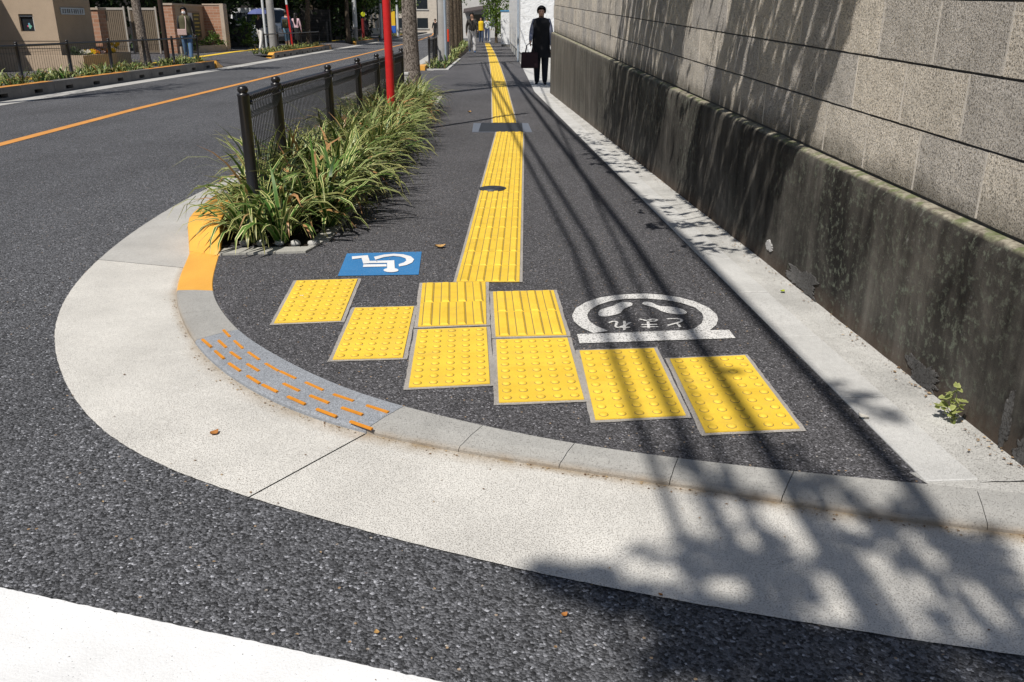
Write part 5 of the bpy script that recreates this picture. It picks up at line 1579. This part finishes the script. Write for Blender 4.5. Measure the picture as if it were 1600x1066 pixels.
# second planting bed by the utility pole on the near side
nb2 = struct(bpy.data.objects.new('planting_bed', None), 'second soil bed round the utility pole'); col.objects.link(nb2)
bm = bmesh.new(); prism(bm, [(-2.42, 25.3), (-1.86, 25.3), (-1.95, 33), (-2.3, 58), (-3.2, 58), (-2.6, 33)], -.02, .02); obj('soil', bm, M['soil'], nb2)
bm = bmesh.new(); prism(bm, [(-1.86, 25.3), (-1.78, 25.3), (-1.87, 33), (-1.95, 33)], -.02, .03); obj('edging_stone', bm, M['edging'], nb2)
bm = bmesh.new(); prism(bm, [(-2.42, 25.2), (-1.78, 25.2), (-1.78, 25.29), (-2.42, 25.29)], -.02, .03); obj('edging_stone', bm, M['edging'], nb2)
bm = bmesh.new()
for k_ in range(2): pass
kb2 = struct(bpy.data.objects.new('kerb', None), 'second kerb run with yellow end beyond the driveway'); col.objects.link(kb2)
y = 25.0
for q in range(20):
    bm = bmesh.new(); x = -2.62 - .028 * max(0, y - 27)
    prism(bm, [(x, y), (x + .2, y), (x + .2 - .028 * 1.2, y + 1.19), (x - .028 * 1.2, y + 1.19)], -.07, .11)
    obj('kerb_stone', bm, M['kerb_yellow'] if q == 0 else M['kerb_dark'], kb2); y += 1.2
bm = bmesh.new()
poly(bm, [(-3.1, 16), (-2.62, 16), (-2.62, 26), (-3.4, 50), (-4.0, 50), (-3.15, 27)], -.0448)
struct(obj('near_gutter', bm, M['apron_smooth']), 'pale gutter strip beyond the near planting')
bm = bmesh.new(); prism(bm, [(-2.06, 14.35), (-1.86, 14.35), (-1.9, 25), (-2.62, 25), (-2.58, 16)], -.06, -.004); struct(obj('driveway_lip', bm, M['walk']), 'lowered asphalt driveway between the near beds')
make_fence('black mesh fence starting beside the near utility pole', [(-2.34, 25.6, 0), (-2.36, 27.3, 0), (-2.5, 30.5, 0), (-2.6, 33.5, 0), (-2.75, 37, 0)], .88, detail=False, wire_gap=.08)
cl = []
rnd = random.Random(9)
y = 25.4
while y < 56:
    for dx in (0, .25):
        if not 27.4 < y < 28.0: cl.append((-2.25 - .026 * max(0, y - 27) + dx + rnd.uniform(-.1, .1), y, .02, 9, rnd.uniform(.25, .45), .9, .15, 2.0))
    y += .5
tag(blades('lilyturf', cl, 90, 4), 'lilyturf planting round the near utility pole', 'ground cover', kind='stuff')
for i, (x, y, r, lab) in enumerate(((-2.35, 33.5, .10, 'slim grey trunk just right of the near utility pole'), (-2.48, 37.0, .16, 'brown street tree trunk left of the striding walker'), (-2.62, 42, .15, 'second brown street tree trunk behind the striding walker'), (-2.85, 48, .17, 'third brown street tree trunk along the near pavement'), (-3.1, 55, .17, 'farthest brown street tree trunk along the near pavement'))):
    tree('street_tree', lab, x, y, 0, 5.0, r, [(0, 0, 5.0, 1.2), (.5, .3, 4.2, .9), (-.5, .2, 4.2, .9)] + ([(.3, -.3, 2.9, .5)] if i > 2 else []), 1300, .08, M['leaf_mid'], M['bark'] if i == 0 else M['bark_dark'], 400 + i, group='street trees')
rc = thing('red_marker', 'short red marker behind the near utility pole', 'post', (-2.2, 31.2, .02))
bm = bmesh.new(); tube(bm, [(0, 0, 0), (0, 0, .62)], .03, 8); obj('stem', bm, M['iron'], rc)
bm = bmesh.new(); tube(bm, [(0, 0, .62), (0, 0, 1.02)], .05, 10); obj('head', bm, plain('bright red', (.7, .06, .02), .5), rc)

# buildings closing the street
M['cream'] = concrete('cream render', (.60, .55, .46), .08, .1, .02); M['pale'] = concrete('pale render', (.66, .65, .63), .06, .1, .02); M['tanb'] = concrete('tan tile front', (.58, .52, .44), .1, .1, .02)
def building(label, x, y, w, d, h, mat, floors, bays, face='y', rz=0):
    t = thing('building', label, 'building', (x, y, 0), rz, group='buildings closing the street')
    bm = bmesh.new(); box(bm, 0, w, 0, d, -.1, h); obj('wall', bm, mat, t)
    bm = bmesh.new(); box(bm, -.15, w + .15, -.15, d + .15, h, h + .25); obj('parapet', bm, mat, t)
    for f in range(floors):
        for b in range(bays):
            fh, bw = h / floors, w / bays
            bm = bmesh.new(); box(bm, b * bw + bw * .25, b * bw + bw * .75, -.03, .03, f * fh + fh * .25, f * fh + fh * .78); wo = obj('window', bm, M['glass'], t)
            bm = bmesh.new(); box(bm, b * bw + bw * .2, b * bw + bw * .8, -.10, -.035, f * fh + fh * .19, f * fh + fh * .24); obj('sill', bm, M['edging'], wo)
            fh, bw = h / floors, d / max(1, int(d / 3)); 
        for b in range(max(1, int(d / 3))):
            fh, bw = h / floors, d / max(1, int(d / 3))
            bm = bmesh.new(); box(bm, w - .03, w + .03, b * bw + bw * .25, b * bw + bw * .75, f * fh + fh * .25, f * fh + fh * .78); wo = obj('window', bm, M['glass'], t)
            bm = bmesh.new(); box(bm, w + .035, w + .10, b * bw + bw * .2, b * bw + bw * .8, f * fh + fh * .19, f * fh + fh * .24); obj('sill', bm, M['edging'], wo)
building('cream apartment house on the left of the far bend', -25, 98, 9.5, 12, 9, M['cream'], 3, 3)
building('pale shop house beside the banner', -26, 84, 11, 10, 8, M['pale'], 3, 3)
building('tan tiled house closing the end of the road', -17, 128, 9, 8, 10, M['tanb'], 4, 3)
building('pale house closing the road to the right', -7.5, 132, 7, 8, 9, M['pale'], 3, 3)
building('cream house far left of the road end', -30, 126, 12, 8, 10, M['cream'], 3, 4)
building('cream house beyond the grey house', -.2, 104, 8, 8, 9, M['cream'], 3, 3)
building('pale house behind the white house', 2.5, 56, 8, 12, 9, M['pale'], 3, 3)

# ================================================================ PEOPLE
PM = {}
def pm(c, rough=.8):
    key = tuple(c)
    if key not in PM: PM[key] = plain('cloth %02d' % len(PM), c, rough, var=.18, scale=60)
    return PM[key]
SKIN = plain('skin', (.50, .30, .21), .55, var=.05)
HAIR = plain('black hair', (.012, .010, .009), .45)
DARK = plain('eye', (.01, .008, .008), .3)
def person(label, x, y, z, face, top, legs_c, shoes, H_=1.62, stride=0.0, arms=((0, 0), (0, 0)), hair='short', bulk=1.0, sleeves=None, lower='trousers', group=None, mask=False, bare_shin=False, lean=0, vest=None, coat=False):
    """face: turn about z, 0 looks towards -Y. arms: (forward swing, elbow bend) for the figure's right and left"""
    t = thing('person', label, 'person', (x, y, z), face, group)
    s_ = H_ / 1.66
    J, Rr, Mt, E_ = [], [], [], []
    def add(p, r, par, m, ry=None):
        J.append(Vector(p) * s_); Rr.append((r * s_, (ry or r) * s_)); Mt.append(m)
        if par is not None: E_.append((par, len(J) - 1))
        return len(J) - 1
    # materials 0 top 1 legs 2 shoes 3 skin 4 sleeves
    pel = add((0, 0, .93), .125 * bulk, None, 0, .10 * bulk)
    sp1 = add((0, -lean * .3, 1.08), .118 * bulk, pel, 0, .095 * bulk)
    ch = add((0, -lean * .7, 1.26), .135 * bulk, sp1, 0, .105 * bulk)
    nk = add((0, -lean, 1.40), .052, ch, 3)
    hb = add((0, -lean - .012, 1.475), .060, nk, 3)
    hc = add((0, -lean - .018, 1.54), .079, hb, 3, .088)
    ht = add((0, -lean - .010, 1.605), .058, hc, 3, .066)
    wr = []
    for sd, (sw, bend) in zip((-1, 1), arms):
        sh_ = add((sd * .165, -lean * .85, 1.345), .060 * bulk, ch, 4)
        ue = Vector((sd * .06, -math.sin(sw) * .27, -math.cos(sw) * .27))
        el = add(Vector((sd * .165, -lean * .85, 1.345)) + ue, .043 * bulk, sh_, 4)
        fa = Vector((sd * .01, -math.sin(sw + bend) * .25, -math.cos(sw + bend) * .25))
        w1 = add(J[el] / s_ + fa * .92, .030 * bulk, el, 4)
        w2 = add(J[w1] / s_ + fa * .16, .025, w1, 3)
        hd = add(J[w2] / s_ + fa.normalized() * .055, .030, w2, 3, .017)
        wr.append((J[hd].copy(), fa.normalized()))
    for sd in (-1, 1):
        a = stride * sd
        hp = add((sd * .085, 0, .86), .092 * bulk, pel, 1)
        kn = add((sd * .09, -math.sin(a) * .42 - .015, .86 - math.cos(a) * .41), .070 * bulk, hp, 1)
        b = a - (.55 * abs(stride) if a < 0 else .05)
        an = Vector(J[kn] / s_) + Vector((0, -math.sin(b) * .38, -math.cos(b) * .375))
        an.z = max(an.z, .075)
        ak = add(an, .052 * bulk if not bare_shin else .036, kn, 3 if bare_shin else 1)
        he = add(an + Vector((0, .005, -.042)), .036, ak, 2)
        add(an + Vector((sd * .02, -.15, -.05)), .033, he, 2, .026)
    me = bpy.data.meshes.new('body_rig')
    me.from_pydata([j[:] for j in J], E_, [])
    o = bpy.data.objects.new('body_rig', me); col.objects.link(o)
    o.modifiers.new('skin', 'SKIN').use_smooth_shade = True
    sv = me.skin_vertices[0].data
    for i, r in enumerate(Rr):
        sv[i].radius = r; sv[i].use_root = (i == 0)
    ss = o.modifiers.new('sub', 'SUBSURF'); ss.levels = 2; ss.render_levels = 2
    dg = bpy.context.evaluated_depsgraph_get(); dg.update()
    nm = bpy.data.meshes.new_from_object(o.evaluated_get(dg))
    bpy.data.objects.remove(o)
    mats = [pm(top), pm(legs_c), pm(shoes), SKIN, pm(sleeves or top), DARK, pm((.75, .76, .78))]
    nm.materials.clear()
    for m in mats: nm.materials.append(m)
    for p in nm.polygons:
        c = p.center; best = (1e9, 0)
        for a, b in E_:
            A_, B_ = J[a], J[b]; d = B_ - A_
            tt = max(0, min(1, (c - A_).dot(d) / max(1e-9, d.length_squared)))
            dist = (A_ + d * tt - c).length - .5 * (Rr[a][0] * (1 - tt) + Rr[b][0] * tt)
            if dist < best[0]: best = (dist, Mt[b] if tt > .35 or Mt[a] == Mt[b] else Mt[a])
        p.material_index = best[1]
        if best[1] == 0 and c.z < .90 * s_: p.material_index = 1
        p.use_smooth = True
    # face, ears, fingers joined into the same mesh
    bm = bmesh.new(); bm.from_mesh(nm)
    hcv = J[hc]
    fy = hcv.y - .084 * s_
    def ball(c, r, m, sc=(1, 1, 1)):
        g = bmesh.ops.create_icosphere(bm, subdivisions=2, radius=r * s_)
        for v in g['verts']: v.co = Vector((v.co.x * sc[0], v.co.y * sc[1], v.co.z * sc[2])) + c
        for f in {f for v in g['verts'] for f in v.link_faces}: f.material_index = m; f.smooth = True
    ball(Vector((0, fy - .004 * s_, hcv.z - .020 * s_)), .014, 3, (1, 1, 1.5))
    for sd in (-1, 1):
        ball(Vector((sd * .030 * s_, fy + .006 * s_, hcv.z + .008 * s_)), .010, 5, (1.3, .6, .6))
        ball(Vector((sd * .082 * s_, hcv.y + .012 * s_, hcv.z - .010 * s_)), .022, 3, (.4, .8, 1.2))
    if mask: ball(Vector((0, fy + .022 * s_, hcv.z - .045 * s_)), .052, 6, (1.15, .62, .95))
    else: ball(Vector((0, fy + .010 * s_, hcv.z - .052 * s_)), .014, 5, (1.7, .4, .28))
    for (p, d), sd in zip(wr, (-1, 1)):
        side = Vector((0, 1, 0)) if abs(d.z) > .6 else Vector((0, 0, 1))
        side = (side - d * side.dot(d)).normalized(); inw = Vector((-sd, 0, 0))
        for f_, (o_, L_) in enumerate(((-.024, .062), (-.008, .072), (.008, .068), (.023, .054))):
            b0 = p + side * o_ * s_
            tube(bm, [b0, b0 + d * L_ * .55 * s_ + inw * .006, b0 + d * L_ * s_ + inw * .026 * s_], [.0085 * s_, .008 * s_, .006 * s_], 6, 3)
        b0 = p - side * .026 * s_ - d * .03 * s_
        tube(bm, [b0, b0 - side * .018 * s_ + d * .02 * s_, b0 - side * .016 * s_ + d * .05 * s_ + inw * .012], [.010 * s_, .009 * s_, .007 * s_], 6, 3)
    bm.to_mesh(nm); bm.free()
    body = bpy.data.objects.new('body', nm); col.objects.link(body); body.parent = t
    # hair
    bm = bmesh.new()
    g = bmesh.ops.create_icosphere(bm, subdivisions=3, radius=1)
    kill = []
    for v in bm.verts:
        n = v.co.copy()
        low = -.62 if hair == 'short' else -.8
        if (n.y < -.30 and n.z < .36 and abs(n.x) < .80) or n.z < low: kill.append(v)
        v.co = Vector((n.x * .093, n.y * .102 + .014, n.z * .100 + .004)) * s_ * (1 + .05 * noise.noise(n * 4)) + hcv + Vector((0, 0, .022 * s_))
    bmesh.ops.delete(bm, geom=kill, context='VERTS')
    bmesh.ops.solidify(bm, geom=bm.faces[:], thickness=-.012)
    if hair == 'long':
        tube(bm, [hcv + Vector((0, .075, .02)) * s_, hcv + Vector((0, .115, -.12)) * s_, hcv + Vector((0, .135, -.30)) * s_, hcv + Vector((0, .13, -.42)) * s_], [.06 * s_, .07 * s_, .055 * s_, .015], 10)
    obj('hair', bm, HAIR, t, True)
    if vest:
        bm = bmesh.new()
        prof = ([(.20, .15, .58), (.185, .14, .70)] if coat else []) + [(.165, .118, .80), (.166, .120, .90), (.158, .112, 1.02), (.165, .118, 1.18), (.178, .125, 1.30), (.150, .105, 1.385), (.075, .07, 1.42)]
        rings = []
        for rx, ry, zz in prof:
            rings.append([bm.verts.new((rx * bulk * s_ * math.cos(a * math.pi / 12), (ry * bulk * math.sin(a * math.pi / 12) - lean * max(0, (zz - .93) / .47)) * s_, zz * s_)) for a in range(24)])
        for a, b in zip(rings, rings[1:]):
            for k_ in range(24): bm.faces.new((a[k_], a[(k_ + 1) % 24], b[(k_ + 1) % 24], b[k_]))
        obj('vest', bm, pm(vest), t, True)
    if lower == 'skirt':
        bm = bmesh.new()
        rings = []
        for rr, zz in ((.13, .98), (.17, .85), (.20, .65), (.235, .40)):
            rings.append([bm.verts.new(((rr * (1 + .04 * math.sin(a * 1.9))) * s_ * math.cos(a * math.pi / 12), rr * .85 * s_ * math.sin(a * math.pi / 12), zz * s_)) for a in range(24)])
        for a, b in zip(rings, rings[1:]):
            for k_ in range(24): bm.faces.new((a[k_], a[(k_ + 1) % 24], b[(k_ + 1) % 24], b[k_]))
        obj('skirt', bm, pm(legs_c), t, True)
    Mx = Matrix.Translation((x, y, z)) @ Matrix.Rotation(face, 4, 'Z')
    return t, [Mx @ w[0] for w in wr], s_

def tote(label, p, w, h, d, c, rz=0, handle=.16, name='tote_bag'):
    t = thing(name, label, 'bag', (p[0], p[1], p[2] - handle - h), rz)
    bm = bmesh.new(); box(bm, -w / 2, w / 2, -d / 2, d / 2, 0, h)
    for v in bm.verts:
        if v.co.z > .01: v.co.y *= .6; v.co.x *= .94
    bmesh.ops.bevel(bm, geom=bm.edges[:], offset=.015, segments=2, affect='EDGES')
    obj('body', bm, pm(c), t)
    for sy in (-1, 1):
        bm = bmesh.new(); tube(bm, [(-w * .25, sy * d * .28, h * .97), (-w * .16, sy * d * .1, h + handle * .8), (0, 0, h + handle), (w * .16, sy * d * .1, h + handle * .8), (w * .25, sy * d * .28, h * .97)], .009, 6); obj('handle', bm, pm(c), t)
    return t

# woman in black by the wall end
w1, hands, s_ = person('woman in black sleeveless coat standing at the end of the block wall', .615, 19.15, 0, -.05, (.012, .012, .014), (.012, .014, .022), (.015, .015, .017), 1.56, .06, ((.15, .75), (.05, .25)), 'short', 1.22, (.20, .21, .27), vest=(.008, .008, .010), coat=True)
h = hands[0]
tote('dark maroon tote bag held by the woman in black', (h.x - .01, h.y - .0, h.z + .01), .36, .32, .12, (.030, .014, .018), .15, .17)
# striding walker
person('walker in dark jacket and pale trousers striding along the pavement', -1.75, 39.9, 0, .1, (.045, .042, .038), (.45, .44, .44), (.02, .08, .22), 1.66, .30, ((-.35, .3), (.4, .5)), 'short', 1.35, lean=.03)
person('person in a bright yellow vest at the far end of the pavement', -2.1, 62, 0, 0, (.05, .05, .06), (.05, .07, .12), (.03, .03, .03), 1.62, .12, ((.1, .3), (.1, .3)), 'short', 1.15, vest=(.75, .50, .02))
person('person in white behind the yellow vest', -1.75, 64.5, 0, .1, (.55, .58, .62), (.06, .08, .14), (.3, .3, .3), 1.65, .12, ((.1, .3), (.1, .3)), 'short', 1.1)
# masked walker
w5, hands, s_ = person('masked walker in olive padded vest and jeans across the road', -10.22, 28.6, FZ, .25, (.035, .035, .04), (.10, .19, .34), (.14, .02, .03), 1.60, .22, ((-.25, .1), (-.25, .1)), 'short', 1.12, mask=True, vest=(.085, .08, .045))
sb = thing('shoulder_bag', 'pale pink shoulder bag worn by the masked walker', 'bag', (-10.26, 28.38, FZ + .78), .25)
bm = bmesh.new(); box(bm, -.14, .13, -.05, .04, 0, .18, bev=.015); obj('body', bm, pm((.55, .40, .37)), sb)
bm = bmesh.new(); tube(bm, [(.11, -.01, .15), (.13, .02, .35), (.13, .05, .52), (.09, .16, .58)], .012, 6); obj('strap', bm, pm((.58, .45, .42)), sb)
# umbrella walker
w6, hands, s_ = person('walker in dark top and white trousers under the navy umbrella', -10.85, 39.3, FZ, 2.6, (.02, .02, .03), (.68, .66, .63), (.05, .04, .04), 1.58, .20, ((.2, 1.2), (.1, .3)), 'short', 1.1)
um = thing('umbrella', 'navy blue sun umbrella held by the walker in white trousers', 'umbrella', (-10.80, 39.2, FZ + 1.0))
bm = bmesh.new()
rings = []
for r, zz in ((.02, .72), (.18, .70), (.34, .64), (.46, .55), (.50, .50)):
    rings.append([bm.verts.new((r * (1 - .06 * (k_ % 2) * (r > .3)) * math.cos(k_ * math.pi / 8), r * (1 - .06 * (k_ % 2) * (r > .3)) * math.sin(k_ * math.pi / 8), zz)) for k_ in range(16)])
for a, b in zip(rings, rings[1:]):
    for k_ in range(16): bm.faces.new((a[k_], b[k_], b[(k_ + 1) % 16], a[(k_ + 1) % 16]))
obj('canopy', bm, pm((.09, .11, .26)), um)
bm = bmesh.new(); tube(bm, [(0, 0, .0), (0, 0, .76)], .010, 6); obj('shaft', bm, M['iron'], um)
for k_ in range(8):
    a = k_ * math.pi / 4
    bm = bmesh.new(); tube(bm, [(0, 0, .70), (.30 * math.cos(a), .30 * math.sin(a), .64), (.49 * math.cos(a), .49 * math.sin(a), .50)], .004, 4); obj('rib', bm, M['iron'], um)
# pair seen from behind
person('man in navy shirt and pale blue shorts seen from behind', -10.75, 43.6, FZ, 3.2, (.03, .06, .12), (.20, .33, .45), (.3, .1, .08), 1.70, .18, ((.1, .2), (.1, .2)), 'short', 1.12, bare_shin=True)
bk = thing('backpack', 'dark olive backpack on the man in navy', 'bag', (-10.75, 43.40, FZ + .92))
bm = bmesh.new(); box(bm, -.14, .14, -.09, .06, 0, .40, bev=.03); obj('body', bm, pm((.05, .05, .03)), bk)
bm = bmesh.new(); box(bm, -.10, .10, -.13, -.092, .05, .22, bev=.01); obj('pocket', bm, pm((.12, .11, .05)), bk)
person('woman in pink top and long black skirt with long hair seen from behind', -10.35, 43.8, FZ, 3.05, (.62, .42, .46), (.012, .011, .012), (.03, .03, .03), 1.60, .10, ((.05, .25), (.05, .25)), 'long', 1.05, lower='skirt')
tote('purple bag hanging at the side of the woman in pink', (-10.62, 43.7, FZ + 1.0), .24, .26, .10, (.10, .07, .22), .3, .22, 'shoulder_bag')
person('person in dark clothes near the dark red post', -10.6, 66, FZ, .2, (.02, .012, .018), (.015, .012, .015), (.02, .02, .02), 1.62, .15, ((.1, .2), (.1, .2)), 'short', 1.4)
person('distant person in black on the roadside left of the utility pole', -6.2, 74, -.05, 0, (.012, .012, .012), (.05, .05, .05), (.2, .2, .2), 1.62, .1, ((.3, .6), (.3, .6)), 'short', 1.25)

# ================================================================ WHITE VAN
vn = thing('white_van', 'white van parked in the grounds behind the umbrella walker', 'van', (-13.2, 48.6, FZ), R(-28))
M['car_white'] = plain('white car paint', (.72, .73, .74), .3, spec=.5, var=.03)
prof = [(-1.65, .28), (-1.66, 1.0), (-1.60, 1.55), (-1.42, 1.84), (-1.1, 1.90), (.6, 1.88), (.95, 1.80), (1.45, 1.12), (1.62, .98), (1.66, .55), (1.62, .28)]
bm = bmesh.new()
sec = [(-.72, .94), (-.74, 1.0), (.74, 1.0), (.72, .94)]
L_ = [[bm.verts.new((x, yy * (1 if z < 1.2 else .93), .28 + (z - .28) * (zs if z > 1.7 else 1))) for x, z in prof] for yy, zs in sec]
for a, b in zip(L_, L_[1:]):
    for k_ in range(len(prof)): bm.faces.new((a[k_], a[(k_ + 1) % len(prof)], b[(k_ + 1) % len(prof)], b[k_]))
bm.faces.new(L_[0]); bm.faces.new(L_[-1][::-1])
bmesh.ops.recalc_face_normals(bm, faces=bm.faces)
obj('body', bm, M['car_white'], vn)
for sy in (-1, 1):
    for x0, x1, xs in ((-1.45, -.55, 0), (-.45, .35, 0), (.42, .86, .32)):
        bm = bmesh.new(); y = sy * .705
        f = bm.faces.new([bm.verts.new((x, sy * (.748 if z < 1.2 else .702), z)) for x, z in ((x0, 1.12), (x1 + xs, 1.12), (x1, 1.66), (x0, 1.66))])
        e = bmesh.ops.extrude_face_region(bm, geom=[f]); bmesh.ops.translate(bm, vec=(0, sy * .008, 0), verts=[v for v in e['geom'] if isinstance(v, bmesh.types.BMVert)])
        obj('side_window', bm, M['glass'], vn)
    for xx in (-1.05, 1.05):
        bm = bmesh.new(); lathe(bm, [(.10, -.09), (.27, -.085), (.29, -.05), (.29, .05), (.27, .085), (.10, .09)], 20); o = obj('wheel', bm, M['cable'], vn); o.location = (xx, sy * .68, .29); o.rotation_euler = (math.pi / 2, 0, 0)
        bm = bmesh.new(); lathe(bm, [(.05, -.01), (.17, -.005), (.17, .005), (.05, .01)], 14); q = obj('hubcap', bm, M['white_metal'], o); q.location = (0, 0, -.095 * sy)
    bm = bmesh.new(); box(bm, 1.60, 1.665, sy * .48 - .14, sy * .48 + .14, .72, .90, bev=.02); obj('headlight', bm, M['steel_blue'], vn)
bm = bmesh.new(); f = bm.faces.new([bm.verts.new(p) for p in ((.99, -.60, 1.765), (1.44, -.66, 1.155), (1.44, .66, 1.155), (.99, .60, 1.765))]); bmesh.ops.translate(bm, vec=(.012, 0, .012), verts=bm.verts); obj('windscreen', bm, M['glass'], vn)
bm = bmesh.new(); box(bm, 1.62, 1.72, -.70, .70, .30, .50, bev=.02); obj('bumper', bm, M['kerb_grey'], vn)

wd.scale = (.8, .8, .8)
# ================================================================ LITTER
rnd = random.Random(123)
V, Fc, T = [], [], []
def bit(x, y, z, s_):
    b = len(V); a = rnd.uniform(0, 6.28); e = rnd.uniform(.35, .9)
    c_, n_ = math.cos(a) * s_, math.sin(a) * s_
    for u, w, h in ((-1, 0, 0), (0, -e, .25), (1, 0, .1), (0, e, .35)):
        V.append((x + u * c_ - w * n_, y + u * n_ + w * c_, z + h * s_))
    Fc.append((b, b + 1, b + 2, b + 3)); T.extend([rnd.random()] * 4)
for _ in range(330):
    y = 2.2 + 12 * rnd.random() ** 1.6
    x = wall_x(y) - abs(rnd.gauss(0, .035)) - .004
    bit(x, y, .016, rnd.uniform(.003, .009))
for _ in range(260):
    s_ = rnd.uniform(.9, S_out[-1] - 1.9); p = at_s(k_out, S_out, s_); q = at_s(k_in, S_in, S_in[-1] * s_ / S_out[-1])
    d = (p - q).normalized(); p = p + d * abs(rnd.gauss(0, .03)) + d * .004
    bit(p.x, p.y, -.0435, rnd.uniform(.002, .006))
for _ in range(200):
    x, y = rnd.uniform(-1.6, 1.1), rnd.uniform(1.35, 5.5)
    on_walk = y > 2.75 + .35 * abs(x)
    bit(x, y, .009 if on_walk else -.043, rnd.uniform(.002, .0055))
for _ in range(420):
    y = rnd.uniform(5.0, 14); bit(-1.09 + abs(rnd.gauss(0, .10)), y, .006, rnd.uniform(.004, .012))
me = bpy.data.meshes.new('leaf_litter'); me.from_pydata(V, [], Fc)
at_ = me.attributes.new('tone', 'FLOAT', 'POINT'); at_.data.foreach_set('value', T)
me.materials.append(leafmat('dry litter', (.10, .045, .018), (.46, .34, .20), .1, .8))
lo = bpy.data.objects.new('leaf_litter', me); col.objects.link(lo)
tag(lo, 'scattered brown leaf crumbs and grit along kerb and wall foot', 'litter', kind='stuff')
